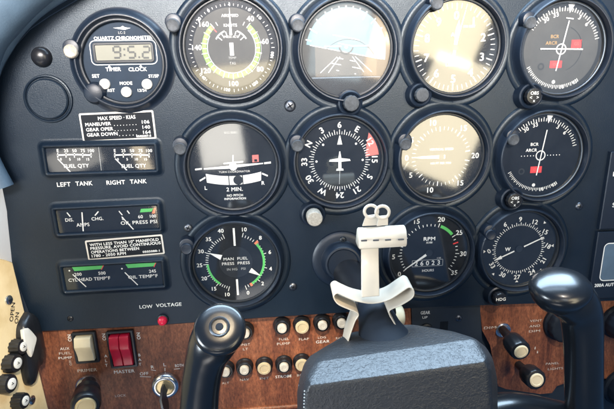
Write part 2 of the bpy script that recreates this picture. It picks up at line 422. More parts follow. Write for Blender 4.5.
for k, w in ((7, 8), (14, 13), (-7, 9), (-13, 15), (-19, 10)):
    f.line(-w, hor(-w)+k, w, hor(w)+k, .8, D1, 'mark_white')
for x in (-26, -18, 18, 26): f.line(x*.35, -6, x, -21, .7, D1, 'mark_white')
f.arc(30, 30.8, -62, 60, D1, 'ground_brown', 2, -20)
f.build('dial_face', t)
n = MB('cream_plastic'); n.poly([(-22, 3.2), (-5, 3.2), (-5, 4.6), (-22, 4.6)], 2.1, 'mark_white'); n.poly([(5, 3.2), (24, 3.2), (24, 4.6), (5, 4.6)], 2.1, 'mark_white')
n.arc(6.2, 7.6, 100, 260, 2.1, 'ground_brown', 0, 4.2); n.disc(1.6, 2.2, 'mark_white', 0, 3)
n.poly([(-1.5, -4), (1.5, -4), (9, -24), (-9, -24)], 2.0, 'ground_brown')
n.build('aircraft_symbol', t)
n = MB('bezel_black')
ch = [(x, z) for x, z in [pol(a, 44.2) for a in range(126, 235, 6)]]
n.poly(list(reversed(ch)), 2.7, 'bezel_black'); n.line(-34.5, -25.9, 34.5, -25.9, .9, 2.85, 'ring_metal'); n.build('lower_mask', t)
glass_part(t)
knob_part(t, 3, -51, 8.0, 'cloudy_plastic', h=17)

# --- altimeter
t = thing('altimeter', 'round altimeter dial almost hidden by a cream glass reflection, third in the top row', 'gauge', INST['ALT'])
collar_part(t); bezel_part(t)
f = face_mb('dial_black')
for i in range(50): f.tick(i*7.2, 37.5 if i % 5 else 35.5, 42, .65 if i % 5 else 1.1, D1, 'mark_white')
for i in range(10):
    x, z = pol(i*36, 30.5); f.text(str(i), x, z, 7.6, D1, 'mark_white', bold=.5)
f.text('ALT', 0, 12.5, 3.4, D1, 'mark_white', bold=.2); f.text('100 FEET', 14, 20, 2.2, D1, 'mark_white')
f.rframe(17, 7, 1, [(0, D1), (.7, D1)], 'mark_white', 0, -14.5); f.text('29.92', 0, -14.5, 3.6, D1, 'mark_white', bold=.2)
f.build('dial_face', t)
n = MB('mark_white'); n.tick(6, -8, 18, 2.6, 2.1, 'mark_white', w1=4.4); n.tick(6, 18, 26, 4.4, 2.1, 'mark_white', w1=.3); n.tick(14, -12, 36, 1.6, 2.3, 'mark_white', w1=.8); n.disc(3, 2.5, 'bezel_black'); n.build('needles', t)
glass_part(t)
knob_part(t, -36, -45.5, 7.2, 'cloudy_plastic', h=15)

# --- two course deviation indicators
def cdi(name, key, label, gs, tilt_n):
    t = thing(name, label, 'gauge', INST[key], group='course deviation dials in the right column')
    collar_part(t); bezel_part(t, metal=True)
    f = face_mb('dial_black')
    if gs: f.disc(40, D0+.1, 'dial_grey')
    for i in range(-16, 17):
        a = 8+i*4.2; f.tick(a, 36.8, 40 if i % 2 else 41.2, .8, D1, 'mark_white')
        f.tick(a*.72+188, 36.0, 38.6 if i % 2 else 39.8, .8, D1, 'mark_white')
    for a, s in ((-34, '30'), (-16, '33'), (28, '3'), (46, '6')):
        x, z = pol(a, 34.6); f.text(s, x, z, 4.2, D1+.1, 'mark_white', rot=-a, bold=.35)
    for a, s in ((150, '15'), (172, '18')):
        x, z = pol(a, 38.2); f.text(s, x, z, 3.6, D1+.1, 'mark_white', rot=-a+180, bold=.3)
    x, z = pol(8, 42); f.poly([(x-3, z+1.5), (x-1.0, z-7), (x+3.6, z+1.0)], D1+.15, 'mark_white')
    x, z = pol(188, 33); f.disc(1.9, D1, 'mark_white', x, z, 24)
    f.text('BCR', -8, 12.5, 3.2, D1, 'mark_white' if not gs else 'ochre', bold=.3); f.text('ARCR', -11, 6.2, 3.2, D1, 'mark_white' if not gs else 'ochre', bold=.3)
    for k in range(5):
        f.disc(.6, D1, 'mark_white', -8-3.4*k, 0, 10); f.disc(.6, D1, 'mark_white', 8+3.4*k, 0, 10)
    f.arc(4.4, 5.6, 0, 360, D1, 'mark_white')
    x, z = (-3.5, -15.5) if not gs else (-4, -15)
    f.poly([(x-6.5, z-3.6), (x+6.5, z-3.6), (x+6.5, z+3.6), (x-6.5, z+3.6)], D1, 'mark_red'); f.text('OFF', x, z, 2.4, D1+.1, 'mark_pink')
    if gs:
        f.poly([(10.5, 1), (21.5, 1), (21.5, 9), (10.5, 9)], D1, 'mark_red'); f.text('GS', 16, 5, 3.0, D1+.1, 'mark_pink')
        f.arc(22, 22.6, 20, 160, D1, 'bezel_black')
    f.arc(2, 3.6, 0, 360, D1, 'bezel_black', -20, -17)
    f.build('dial_face', t)
    n = MB('mark_white')
    x0, z0 = pol(tilt_n, 28); x1, z1 = pol(tilt_n+180, 22); n.line(x0, z0, x1, z1, 1.3, 2.2, 'mark_white')
    if gs:
        n.line(-23, 0.6, 23, -.6, 1.4, 2.5, 'mark_white'); x, z = pol(tilt_n, 30); n.line(x-4, z+.5, x+4, z-.5, 1.2, 2.3, 'mark_white')
    n.build('needle', t)
    glass_part(t)
    knob_part(t, -32, -46, 8.4, 'black_knob', h=15, letters=[('OBS', 0, 3, 3.2), ('<', -3.6, -1.4, 3.4), ('>', 3.6, -1.4, 3.4), ('x', 0, -4.5, 3)])
cdi('course_indicator', 'OBS1', 'course deviation dial with two red flags and crossed white needles, top right corner', True, 10)
cdi('course_indicator', 'OBS2', 'course deviation dial with one red flag and a single white needle', False, 8)

# --- turn coordinator
t = thing('turn_coordinator', 'round turn coordinator with white aeroplane symbol above a black ball tube', 'gauge', INST['TC'])
collar_part(t); bezel_part(t)
f = face_mb('dial_black')
f.poly([(-39, -2.6), (-32, -2.0), (-32, -.2), (-39, -.8)], D1, 'mark_white'); f.poly([(32, 1.2), (39, 1.8), (39, 3.8), (32, 3.2)], D1, 'mark_white')
f.poly([(-35, -14.5), (-29, -11.2), (-29.4, -9.6), (-35.4, -12.9)], D1, 'mark_white'); f.poly([(29, -9.2), (35, -12.0), (35.4, -10.4), (29.6, -7.6)], D1, 'mark_white')
tube = []
for i in range(17):
    x = -28+56*i/16; tube.append((x, -14.2+.0045*x*x-5.2))
tube2 = [(x*1.02, z+9.4) for x, z in reversed(tube)]
f.poly(tube + tube2, D1, 'mark_white')
f.line(-5.2, -20, -5.2, -9, .9, D1+.2, 'dial_black'); f.line(9.0, -20, 9.0, -9, .9, D1+.2, 'dial_black')
f.disc(4.9, D1+.3, 'bezel_black', 4.2, -14.4, 28)
f.text('TURN COORDINATOR', 1, -5.4, 2.1, D1, 'mark_white', width=32)
f.text('L', -29.5, -21.5, 3.8, D1, 'mark_white', bold=.3); f.text('R', 30, -18.5, 3.8, D1, 'mark_white', bold=.3)
f.text('2 MIN.', 0, -24, 4.0, D1, 'mark_white', bold=.3); f.text('NO PITCH', 0, -30.6, 2.4, D1, 'mark_white', bold=.2); f.text('INFORMATION', 0, -34.2, 2.2, D1, 'mark_white', bold=.2)
f.text('D.C. ELEC.', 0, 35, 2.0, D1, 'mark_dim')
f.poly([(20, 3.5), (26.6, 4), (26.6, 11.5), (20, 11.2)], D1, 'mark_pink'); f.poly([(22, 4.2), (25, 4.2), (25, 6.8), (22, 6.8)], D1+.1, 'dial_black')
f.build('dial_face', t)
n = MB('cream_plastic')
n.poly([(-30, -1.9), (-3, -2.0), (-3, 1.4), (-30, -.5)], 2.2, 'mark_white'); n.poly([(3, -1.0), (31, 1.7), (31, 2.9), (3, 2.2)], 2.2, 'mark_white')
n.disc(4.2, 2.3, 'mark_white', 0, .2, 28); n.line(0, 3, .6, 12, 1.0, 2.2, 'mark_white'); n.line(-9.5, 3.6, 10.5, 4.8, 1.6, 2.25, 'mark_white')
n.build('aircraft_symbol', t)
glass_part(t)

# --- heading indicator
t = thing('heading_indicator', 'round compass card dial with white aeroplane pointing up and red wedge near 12', 'gauge', INST['DG'])
collar_part(t); bezel_part(t)
f = face_mb('dial_black')
for i in range(72): f.tick(i*5, 27.6, 32.6 if i % 2 == 0 else 30.6, .7, D1, 'mark_white')
for k, s in enumerate(['N', '3', '6', 'E', '12', '15', 'S', '21', '24', 'W', '30', '33']):
    a = k*30-60; x, z = pol(a, 37.4); f.text(s, x, z, 6.0, D1, 'mark_white', rot=-a, bold=.55)
sect = [pol(a, 42) for a in range(47, 84, 4)] + [pol(83, 28), pol(60, 33)]
f.poly(list(reversed(sect)), D0+.1, 'mark_pink')
for a in (-45, 45, 90, 270): x, z = pol(a, 24.5); f.disc(1.2, D1, 'mark_white', x, z, 16)
f.poly([(-2.6, 17), (2.8, 17), (.6, 26.5), (-.2, 26.5)], D1, 'mark_white')
f.build('dial_face', t)
n = MB('mark_white')
n.poly([(-11.5, -.4), (-10.5, 1.6), (-2, 2.8), (2, 2.8), (10.5, 1.6), (11.5, -.4), (2, -1), (-2, -1)][::-1], 2.2, 'mark_white')
n.poly([(-1.7, -9), (1.7, -9), (1.5, 4), (.5, 10), (-.5, 10), (-1.5, 4)], 2.3, 'mark_white'); n.poly([(-4, -10.4), (4, -10.4), (3.4, -8.2), (-3.4, -8.2)], 2.25, 'mark_white')
n.line(0, -10, -.6, -25, .5, 2.2, 'mark_dim')
n.build('aircraft_symbol', t)
glass_part(t)
knob_part(t, -29.5, -56, 8.2, 'amber_cap', h=24, boss=True, kn=0)

# --- vertical speed indicator
t = thing('vertical_speed_indicator', 'round climb rate dial with needle at 0 and cream reflection over its upper part', 'gauge', INST['VSI'])
collar_part(t); bezel_part(t)
f = face_mb('dial_black')
for i in range(-20, 21):
    a = 270+i*8.5; f.tick(a, 28.5 if i % 5 else 27, 32, .6 if i % 5 else 1.1, D1, 'mark_white')
for a, s_ in ((270, '0'), (240, '5'), (196, '10'), (142, '15'), (300, '5'), (344, '10'), (38, '15'), (90, '20')):
    x, z = pol(a, 37.6); f.text(s_, x, z, 5.6, D1, 'mark_white', bold=.45)
f.text('VERTICAL SPEED', 0, 8, 2.3, D1, 'mark_white', bold=.15); f.text('100 FT PER MIN', 0, -7, 2.2, D1, 'mark_white', bold=.12)
f.text('DOWN', -38, -8.5, 1.8, D1, 'mark_white', rot=60)
f.build('dial_face', t)
n = MB('mark_white'); n.tick(270, -4, 22, 4.0, 2.2, 'mark_white', w1=2.4); n.tick(270, 22, 30, 2.4, 2.2, 'mark_white', w1=.4); n.disc(3, 2.4, 'bezel_black'); n.build('needle', t)
glass_part(t)

# --- manifold / fuel pressure
t = thing('manifold_pressure_gauge', 'round double gauge with white centre bar and two green arcs, bottom left of the dials', 'gauge', INST['MAN'])
collar_part(t); bezel_part(t)
f = face_mb('dial_black')
f.disc(18, D0+.1, 'bezel_black')
f.poly([(-1.1, 19), (1.1, 19), (1.1, 39), (-1.1, 39)], D1, 'mark_white'); f.poly([(-1.1, -39), (1.1, -39), (1.1, -20), (-1.1, -20)], D1, 'mark_white')
for i in range(31):
    a = 197+i*4.75; f.tick(a, 29.5, 35 if i % 5 == 0 else 32.5, .7, D1, 'mark_white')
for i, s in enumerate(['10', '15', '20', '25', '30', '35', '40']):
    x, z = pol(197+i*23.7, 39.2); f.text(s, x, z, 4.2, D1, 'mark_white', bold=.32)
f.arc(29.3, 31.6, 218, 268, D1+.1, 'mark_green')
for i in range(26):
    a = 163-i*5.85; f.tick(a, 29.5, 34.5 if i % 5 == 0 else 32.5, .7, D1, 'mark_white')
for i, s in enumerate(['0', '2', '4', '6', '8', '10']):
    x, z = pol(163-i*29.2, 38.6); f.text(s, x, z, 4.2, D1, 'mark_white', bold=.32)
f.arc(29.3, 31.8, 50, 148, D1+.1, 'mark_green'); f.arc(29.3, 33, 148, 153, D1+.12, 'mark_orange'); f.arc(29.3, 34, 45, 50, D1+.12, 'mark_orange')
f.text('MAN  FUEL', 0, 4.2, 3.2, D1, 'mark_white', width=26); f.text('PRESS  PRESS', 0, -1.2, 3.2, D1, 'mark_white', width=30); f.text('IN HG   PSI', 0, -8, 2.6, D1, 'mark_dim', width=20)
f.build('dial_face', t)
n = MB('mark_white'); n.tick(294, 16.5, 30, 6, 2.2, 'mark_white', w1=.4); n.build('needle', t)
n = MB('mark_white'); n.tick(123, 18, 31, 6, 2.2, 'mark_white', w1=.4); n.build('needle', t)
glass_part(t)

# --- tachometer
t = thing('tachometer', 'round rpm dial with green arc and hour counter, partly behind the white clip', 'gauge', INST['TACH'])
collar_part(t); bezel_part(t)
f = face_mb('dial_black')
angs = [234, 266, 298, 338, 18, 57, 95, 130]
def tach_a(v):
    i = min(6, int(v//5)); a0, a1 = angs[i], angs[i+1]
    a1 = a1+360 if a1 < a0 else a1
    return a0+(a1-a0)*(v-5*i)/5
for v in range(36):
    f.tick(tach_a(v), 31, 35.5 if v % 5 == 0 else 33.6, .8, D1, 'mark_white')
for v in range(0, 40, 5):
    x, z = pol(tach_a(v), 40.5 if v else 41); f.text(str(v), x, z, 5.4, D1, 'mark_white', bold=.4)
f.arc(31, 34.4, 22, 52, D1+.1, 'mark_green'); f.tick(tach_a(27), 29, 35, 1.4, D1+.1, 'mark_red')
f.text('RPM', 0, 16.5, 4.0, D1, 'mark_white', bold=.35, width=13); f.text('X100', 0, 12, 2.2, D1, 'mark_white', bold=.15)
f.rframe(36, 8, .8, [(0, D1), (.5, D1)], 'mark_dim', -1, -12.5)
for k, s in enumerate('26023'):
    f.text(s, -14+6.5*k, -12.5, 5.2, D1, 'mark_white', bold=.4)
f.text('1/10', 12, -7, 1.8, D1, 'mark_white'); f.text('HOURS', 0, -21.5, 2.8, D1, 'mark_white', bold=.22)
f.build('dial_face', t)
n = MB('mark_white'); n.tick(236, 3, 33, 3.0, 2.2, 'mark_white', w1=.9); n.disc(4.0, 2.5, 'bezel_black'); n.build('needle', t)
glass_part(t)

# --- ADF
t = thing('radio_compass', 'round bearing dial with thin white needle slanting up to the right, lower right', 'gauge', INST['ADF'])
collar_part(t); bezel_part(t)
f = face_mb('dial_black')
for i in range(72): f.tick(i*5, 27.4, 31.4 if i % 2 == 0 else 29.6, .8, D1, 'mark_white')
for k in range(12):
    a = k*30-92; s = '0' if k == 0 else str(k*3)
    x, z = pol(a, 35.2); f.text(s, x, z, 5.2, D1, 'mark_white', rot=-a*.35 if abs(a) < 100 else -a+180, bold=.4)
for a in (43, 88, 133, 178, 223, 268):
    x, z = pol(a, 41.6); u = Vector(pol(a, 1)); v = Vector((-u.y, u.x))
    f.poly([tuple(Vector((x, z))+v*1.9), tuple(Vector((x, z))-u*2.6), tuple(Vector((x, z))-v*1.9)], D1, 'mark_white')
f.text('W', -13, 0, 4.2, D1, 'mark_white', bold=.4)
f.build('dial_face', t)
n = MB('mark_white'); n.tick(66, 6, 31, 1.7, 2.2, 'mark_white', w1=1.2); n.tick(246, 6, 31, 1.7, 2.2, 'mark_white', w1=1.2); n.tick(246, 22, 31, 4.6, 2.25, 'mark_white', w1=.4); n.disc(4, 2.4, 'bezel_black'); n.build('needle', t)
glass_part(t)
knob_part(t, -24, -54.5, 7.4, 'black_knob', h=16, letters=[('HDG', 0, 0, 3.6)])

# --- digital chronometer
pc = at(123.5, 62.5)
t = thing('digital_clock', 'round black quartz chronometer with grey digital display reading 9:5.2', 'clock', pc)
RC = 37.0
collar_part(t, RC, RC+10.5, 9.0); bezel_part(t, RC)
def loc(x, y):
    p = at(x, y, 2.0); return p.x-pc.x, p.y-pc.y
f = MB('chrono_blue'); f.disc(RC+.3, D0, 'chrono_blue')
x, z = loc(123.5, 52.5); f.rframe(62, 22.6, 5, [(0, D1), (.7, D1)], 'mark_white', x, z)
f.text('QUARTZ CHRONOMETER', *loc(123, 37.9), 3.0, D1, 'mark_white', width=54, bold=.3)
f.text('TIMER', *loc(113, 69.2), 3.4, D1, 'mark_white', bold=.3); f.text('CLOCK', *loc(137.5, 69.2), 3.4, D1, 'mark_white', bold=.3)
x, z = loc(109, 66.4); f.poly([(x-1.6, z-1), (x+1.6, z-1), (x, z+1.6)], D1, 'mark_white'); x, z = loc(140.5, 66.0); f.poly([(x-1.6, z-1), (x+1.6, z-1), (x, z+1.6)], D1, 'mark_white')
f.text('SET', *loc(95.5, 76), 3.0, D1, 'mark_white', bold=.3); f.text('ST/SP', *loc(153.5, 76), 2.8, D1, 'mark_white', bold=.28)
f.text('MODE', *loc(125.8, 83.2), 2.8, D1, 'mark_white', bold=.28); f.text('RST', *loc(111, 90.3), 2.8, D1, 'mark_white', bold=.28); f.text('12/24', *loc(142, 90.3), 2.6, D1, 'mark_white', bold=.28)
x, z = loc(121.5, 28); f.poly([(x-8, z+.3), (x-2, z-1), (x+3, z-1.6), (x+8, z), (x+3, z+.6), (x+1, z+2), (x-1, z+.8)], D1, 'mark_white')
f.text('LC-2', *loc(121.5, 32.5), 2.2, D1, 'mark_dim')
f.build('dial_face', t)
l = MB('bezel_black'); x, z = loc(123.5, 52.5)
l.rframe(57, 19, 3.5, [(0, D1), (.4, D1+.8), (2.2, D1+.8), (2.6, D1+.4)], 'bezel_black', x, z); l.rframe(53, 15, 2.4, [(0, D1+.3)], 'lcd_grey', x, z, cap1=True)
def seg7(mb, ch, cx, cz, w, h, th, d):
    S7 = {'9': 'abcdfg', '5': 'acdfg', '2': 'abdeg'}[ch]; sl = .08
    def q(x0, z0, x1, z1):
        mb.line(cx+x0+sl*z0, cz+z0, cx+x1+sl*z1, cz+z1, th, d, 'lcd_ink')
    a, b_, g = w/2, h/2, th*.35
    for s in S7:
        if s == 'a': q(-a+g, b_, a-g, b_)
        if s == 'd': q(-a+g, -b_, a-g, -b_)
        if s == 'g': q(-a+g, 0, a-g, 0)
        if s == 'b': q(a, g, a, b_-g)
        if s == 'c': q(a, -b_+g, a, -g)
        if s == 'f': q(-a, g, -a, b_-g)
        if s == 'e': q(-a, -b_+g, -a, -g)
for ch, px in (('9', 116.8), ('5', 131.6), ('2', 146)):
    xx, zz = loc(px, 52.2); seg7(l, ch, xx, zz, 6.4, 10.2, 1.7, D1+.6)
xx, zz = loc(124.2, 52.2); l.disc(.95, D1+.6, 'lcd_ink', xx+.3, zz+2.6, 12); l.disc(.95, D1+.6, 'lcd_ink', xx-.1, zz-2.6, 12)
xx, zz = loc(139.2, 57.2); l.disc(.95, D1+.6, 'lcd_ink', xx, zz, 12)
l.build('display', t)
for px, py in ((105, 84), (126.6, 92), (147.2, 84.2)):
    xx, zz = loc(px, py); bt = MB('white_plastic'); bt.lathe([(5, 1), (4.9, 3.4), (4.3, 4.0), (0, 4.0)], 'white_plastic', xx, zz, 28); bt.build('button', t)
xx, zz = loc(97, 93); bt = MB('collar_plastic'); bt.lathe([(11, .0), (10, 4), (8.5, 7.5), (6, 8.6), (0, 8.8)], 'collar_plastic', xx-2, zz, 32); bt.build('case_lug', t)

# ------------------------------------------------------------------ rectangular gauge clusters
def quad(pts, d=0.0):
    P = [at(x, y, d) for x, y in pts]       # TL TR BR BL
    c = sum(P, Vector((0, 0)))/4; w = ((P[1]-P[0]).length+(P[2]-P[3]).length)/2; h = ((P[0]-P[3]).length+(P[1]-P[2]).length)/2
    v = (P[1]-P[0])+(P[2]-P[3]); return c, w, h, math.degrees(math.atan2(v.y, v.x))
def cluster(name, label, pts, draw):
    c, w, h, rot = quad(pts)
    t = thing(name, label, 'gauge', c, group='twin edge gauges on the left of the panel'); t.rotation_euler = (0, -R_(rot), 0)
    mb = MB('panel_plastic'); mb.rframe(w+15, h+15, 7, [(-1.5, 0), (0, .3), (1.6, 1.2), (3.2, 3.0), (4.2, 4.2), (5.2, 4.6), (6.2, 4.2), (7.0, 3.0), (7.4, 1.2)], 'panel_plastic'); mb.build('surround', t)
    f = MB('dial_black'); f.rframe(w+.6, h+.6, 1.5, [(0, D0)], 'dial_black', cap1=True)
    def l2(x, y):
        p = at(x, y, D0)-c; a = R_(-rot); return p.x*math.cos(a)-p.y*math.sin(a), p.x*math.sin(a)+p.y*math.cos(a)
    n = draw(f, l2, w, h); f.build('dial_face', t)
    for k in n: k.build('needle', t)
    g = MB('glass'); g.rframe(w, h, 1.5, [(0, 2.8)], 'glass', cap1=True); g.build('glass', t)
    return t
def nd(l2, x0, y0, x1, y1, w=1.1, mat='mark_white'):
    m_ = MB(mat); m_.line(*l2(x0, y0), *l2(x1, y1), w, 2.0, mat); return m_
def fuel(f, l2, w, h):
    f.line(0, -h/2, 0, h/2, 1.8, D1+.3, 'bezel_black'); f.line(-1.6, -h/2, -1.6, h/2, .5, D1+.35, 'mark_dim')
    for x0, x1 in ((57, 92), (114, 150)):
        N = 8
        for i in range(N):
            xa = x0+(x1-x0)*i/N; xb = x0+(x1-x0)*(i+1)/N
            f.line(*l2(xa, 155.2-.6*math.sin(math.pi*i/N)), *l2(xb, 155.2-.6*math.sin(math.pi*(i+1)/N)), 1.5, D1, 'mark_white')
        for i in range(5):
            xa = x0+(x1-x0)*(i+.1)/4.2; f.line(*l2(xa, 153), *l2(xa, 157.5), 1.1, D1, 'mark_white')
        for i, s in enumerate(['E', '25', '50', '75', '100']): f.text(s, *l2(x0+(x1-x0)*(i+.1)/4.2, 150.6), 3.0, D1, 'mark_white', bold=.2)
        for i, s in enumerate(['0', '5', '10', '15']): f.text(s, *l2(x0+4+(x1-x0)*i/3.9, 159.2), 2.4, D1, 'mark_white', bold=.2)
        f.text('FUEL QTY', *l2((x0+x1)/2+2, 165.8), 3.6, D1, 'mark_white', bold=.25)
    return [nd(l2, 58, 158.5, 71, 172), nd(l2, 115.5, 158.5, 128, 171)]
cluster('fuel_gauge', 'twin fuel quantity gauge window above the words left tank and right tank', [(47.5, 148), (154.5, 145.8), (155.5, 168.6), (49, 171.8)], fuel)
def amps(f, l2, w, h):
    f.line(*l2(67, 212.5), *l2(70.4, 216.6), 1.2, D1, 'mark_white'); f.line(*l2(98.5, 211.4), *l2(95, 215.5), 1.2, D1, 'mark_white')
    f.text('DIS.', *l2(69.5, 219.8), 3.4, D1, 'mark_white', bold=.2); f.text('CHG.', *l2(97.5, 218.6), 3.4, D1, 'mark_white', bold=.2); f.text('AMPS', *l2(83, 224.6), 3.6, D1, 'mark_white', bold=.2)
    f.line(*l2(119, 211), *l2(122.4, 215), 1.1, D1, 'mark_white'); f.line(*l2(127.2, 210.5), *l2(129.5, 213.6), 1.1, D1, 'mark_white')
    f.poly([l2(140, 212.4), l2(151.5, 211.6), l2(153.5, 208.2), l2(141, 208.8)], D1, 'mark_green'); f.poly([l2(151.8, 213.6), l2(155, 213.4), l2(156, 207.6), l2(153.7, 208)], D1, 'mark_orange')
    f.text('0', *l2(123, 218.6), 3.0, D1, 'mark_white'); f.text('60', *l2(140.5, 216.6), 3.4, D1, 'mark_white', bold=.2); f.text('100', *l2(153, 216), 3.2, D1, 'mark_white', bold=.2)
    f.text('OIL PRESS PSI', *l2(139, 222.2), 3.6, D1, 'mark_white', bold=.2, width=37)
    return [nd(l2, 82.3, 212, 83.6, 231, 1.3), nd(l2, 122, 216.5, 134.5, 230)]
cluster('ammeter_gauge', 'twin gauge window showing amps on the left and oil pressure on the right', [(57.5, 209.5), (157, 205.6), (159.5, 226.8), (60, 232.8)], amps)
def temp(f, l2, w, h):
    for x0, x1, y0, y1 in ((72.5, 104, 268.6, 266.4), (126, 156.5, 265.6, 263.6)):
        f.poly([l2(x0+2, y0+2.4), l2(x1-3, y1+2.6), l2(x1, y1-1.0), l2(x0-.5, y0-1.4)], D1, 'mark_green')
    f.line(*l2(103.6, 265.2), *l2(101.4, 269.6), .9, D1+.1, 'mark_red'); f.line(*l2(155.8, 262.8), *l2(154, 266.8), .9, D1+.1, 'mark_red')
    f.text('200', *l2(78, 274.2), 3.4, D1, 'mark_white', bold=.2); f.text('500', *l2(102, 273), 3.4, D1, 'mark_white', bold=.2); f.text('245', *l2(152.5, 271), 3.4, D1, 'mark_white', bold=.2)
    f.text('CYL HEAD TEMP°F', *l2(89.5, 279), 3.5, D1, 'mark_white', bold=.2, width=43); f.text('OIL TEMP°F', *l2(143, 276.4), 3.5, D1, 'mark_white', bold=.2, width=31)
    f.disc(.9, D1, 'mark_white', *l2(69.5, 270.6)); f.disc(.9, D1, 'mark_white', *l2(122, 268.6))
    return [nd(l2, 73, 274, 86.5, 286.4), nd(l2, 125, 272, 138, 284.6)]
cluster('temperature_gauge', 'twin gauge window with two green bars for cylinder head and oil temperature', [(64.5, 266.6), (161.5, 261.8), (163.2, 283.2), (67.5, 289.6)], temp)

# ------------------------------------------------------------------ placards
def placard(label, pts, lines):
    c, w, h, rot = quad(pts)
    t = MB('white_plastic'); t.rframe(w, h, 1.6, [(0, 0), (0, .5), (.3, .7)], 'white_plastic', cap1=True)
    t.rframe(w-3.4, h-3.4, .8, [(0, .85)], 'dial_black', cap1=True)
    for s, x, z, hh, wd, al in lines: t.text(s, x, z, hh, 1.0, 'mark_white', width=wd, align=al, bold=.22)
    o = t.build('placard'); o.location = Vector((c.x, 0, c.y))*S; o.rotation_euler = (0, -R_(rot), 0)
    tag(o, label, 'placard', 'white edged placards on the panel')
c, w, h, rot = quad([(79, 113.4), (154, 110.2), (156, 138.6), (83, 142.4)])
L = -w/2+5
placard('white edged placard listing maximum speeds, above the fuel gauge window', [(79, 113.4), (154, 110.2), (156, 138.6), (83, 142.4)],
        [('MAX SPEED · KIAS', 0, h*.30, 3.4, w*.50, 'c'), ('MANEUVER', L, h*.11, 3.2, w*.34, 'l'), ('. . . . . . . .', w*.1, h*.08, 3.2, w*.3, 'c'), ('106', w/2-5, h*.11, 3.2, w*.1, 'r'),
         ('GEAR OPER', L, -h*.07, 3.2, w*.36, 'l'), ('. . . . . . . .', w*.1, -h*.1, 3.2, w*.3, 'c'), ('140', w/2-5, -h*.07, 3.2, w*.1, 'r'),
         ('GEAR DOWN', L, -h*.25, 3.2, w*.41, 'l'), ('. . . . . .', w*.12, -h*.28, 3.2, w*.24, 'c'), ('164', w/2-5, -h*.25, 3.2, w*.1, 'r'), ('0505087-5', w/2-5, -h*.38, 1.9, w*.2, 'r')])
c, w, h, rot = quad([(85.2, 240.4), (162.6, 234.2), (164.6, 253.6), (88.2, 260.4)]); L = -w/2+4.5
placard('white edged placard warning about manifold pressure, between two gauge windows', [(85.2, 240.4), (162.6, 234.2), (164.6, 253.6), (88.2, 260.4)],
        [('WITH LESS THAN 10" MANIFOLD', L, h*.27, 3.0, w*.89, 'l'), ('PRESSURE, AVOID CONTINUOUS', L, h*.09, 3.0, w*.91, 'l'), ('OPERATIONS BETWEEN', L, -h*.10, 3.0, w*.62, 'l'),
         ('1780 - 2050 RPM', L, -h*.29, 3.0, w*.44, 'l'), ('0505088-1', w/2-5, -h*.30, 2.2, w*.22, 'r')])

# ------------------------------------------------------------------ post lights, screws, plugs
PLG = 'post lights beside the dials'
for x, y, where, mat in ((173, 25, 'airspeed dial with the yellow-green arc', 'cloudy_plastic'), (298, 25, 'artificial horizon', 'cloudy_plastic'), (437, 3, 'cream reflecting altimeter', 'cloudy_plastic'),
                         (530.5, 22.5, 'course dial with two red flags', 'cloudy_plastic'), (180, 148.5, 'turn coordinator', 'cloudy_plastic'), (297.5, 145.5, 'compass card dial', 'cloudy_plastic'), (405.5, 144, 'climb rate dial', 'cloudy_plastic'),
                         (513.5, 139.5, 'course dial with one red flag', 'cloudy_plastic'), (186.5, 248.5, 'manifold pressure dial', 'collar_plastic'), (490.5, 234.5, 'radio compass dial', 'collar_plastic'), (70.5, 51, 'digital clock', 'amber_cap')):
    p = at(x, y, 11)
    lab = {'amber_cap': 'pale post light beside the ', 'cloudy_plastic': 'cloudy post light at the upper left of the ', 'collar_plastic': 'dark post light at the upper left of the '}[mat] + where
    t = thing('post_light', lab, 'post light', p, group=PLG)
    mb = MB('collar_plastic'); mb.lathe([(8.8, 0), (8.4, 3), (7.8, 8), (7.2, 10), (6.2, 10.4)], 'collar_plastic', 0, 3.0, 32); mb.build('barrel', t)
    mb = MB(mat); mb.lathe([(6.3, 8), (6.3, 11.4), (5.8, 12.4), (5.1, 12.8), (4.5, 12.5), (0, 12.9)], mat, 0, -.3, 32); mb.build('lens', t)
def screw(x, y, label, r=5.0, d=0.0, group='screws holding the panel', mat='steel'):
    p = at(x, y, d+1); ang = random.uniform(0, 3.1)
    mb = MB(mat); mb.lathe([(r, 0), (r*.92, r*.22), (r*.62, r*.42), (0, r*.46)], mat, seg=28)
    T = Matrix.Rotation(ang, 4, 'Y')
    for q in (0, 1):
        T2 = T @ Matrix.Rotation(q*math.pi/2, 4, 'Y')
        P = [(-r*.55, -r*.11), (r*.55, -r*.11), (r*.55, r*.11), (-r*.55, r*.11)]
        mb.loft([[(x_, z_, r*.40) for x_, z_ in P], [(x_, z_, r*.50) for x_, z_ in P]], 'dial_black', T=T2, smooth=False)
    o = mb.build('screw'); o.location = Vector((p.x, -d, p.y))*S; tag(o, label, 'screw', group)
screw(290, 106, 'dark screw head between the airspeed dial and the artificial horizon', 6)
screw(188, 228, 'small screw at the upper left of the manifold pressure dial', 4.6)
screw(293, 287, 'small screw at the lower right of the manifold pressure dial', 4.6)
screw(579.5, 206.5, 'small screw below the course dial with one red flag, beside the radios', 4.6)
screw(70, 319, 'tiny screw at the lower left above the cream rocker switch', 3.4, mat='black_knob')
p = at(42, 57)
mb = MB('black_knob'); mb.lathe([(9.5, 0), (9.2, 2), (7.6, 5.5), (4.5, 7.6), (0, 8.2)], 'black_knob', seg=36); o = mb.build('dome_plug'); o.location = Vector((p.x, 0, p.y))*S
tag(o, 'small glossy black dome plug left of the digital clock', 'plug')
p = at(48.5, 99)
t = MB('panel_plastic'); t.lathe([(23, 0), (22.4, 1.8), (21.2, 2.2), (20.4, 1.6), (20, .6), (19.4, .6), (19, 2.6), (17.8, 3.6), (0, 3.8)], 'panel_plastic', seg=64)
t.mats.append('collar_plastic')
o = t.build('blank_plug'); o.location = Vector((p.x, 0, p.y))*S; tag(o, 'large flat round blanking plug below the dome plug', 'plug')
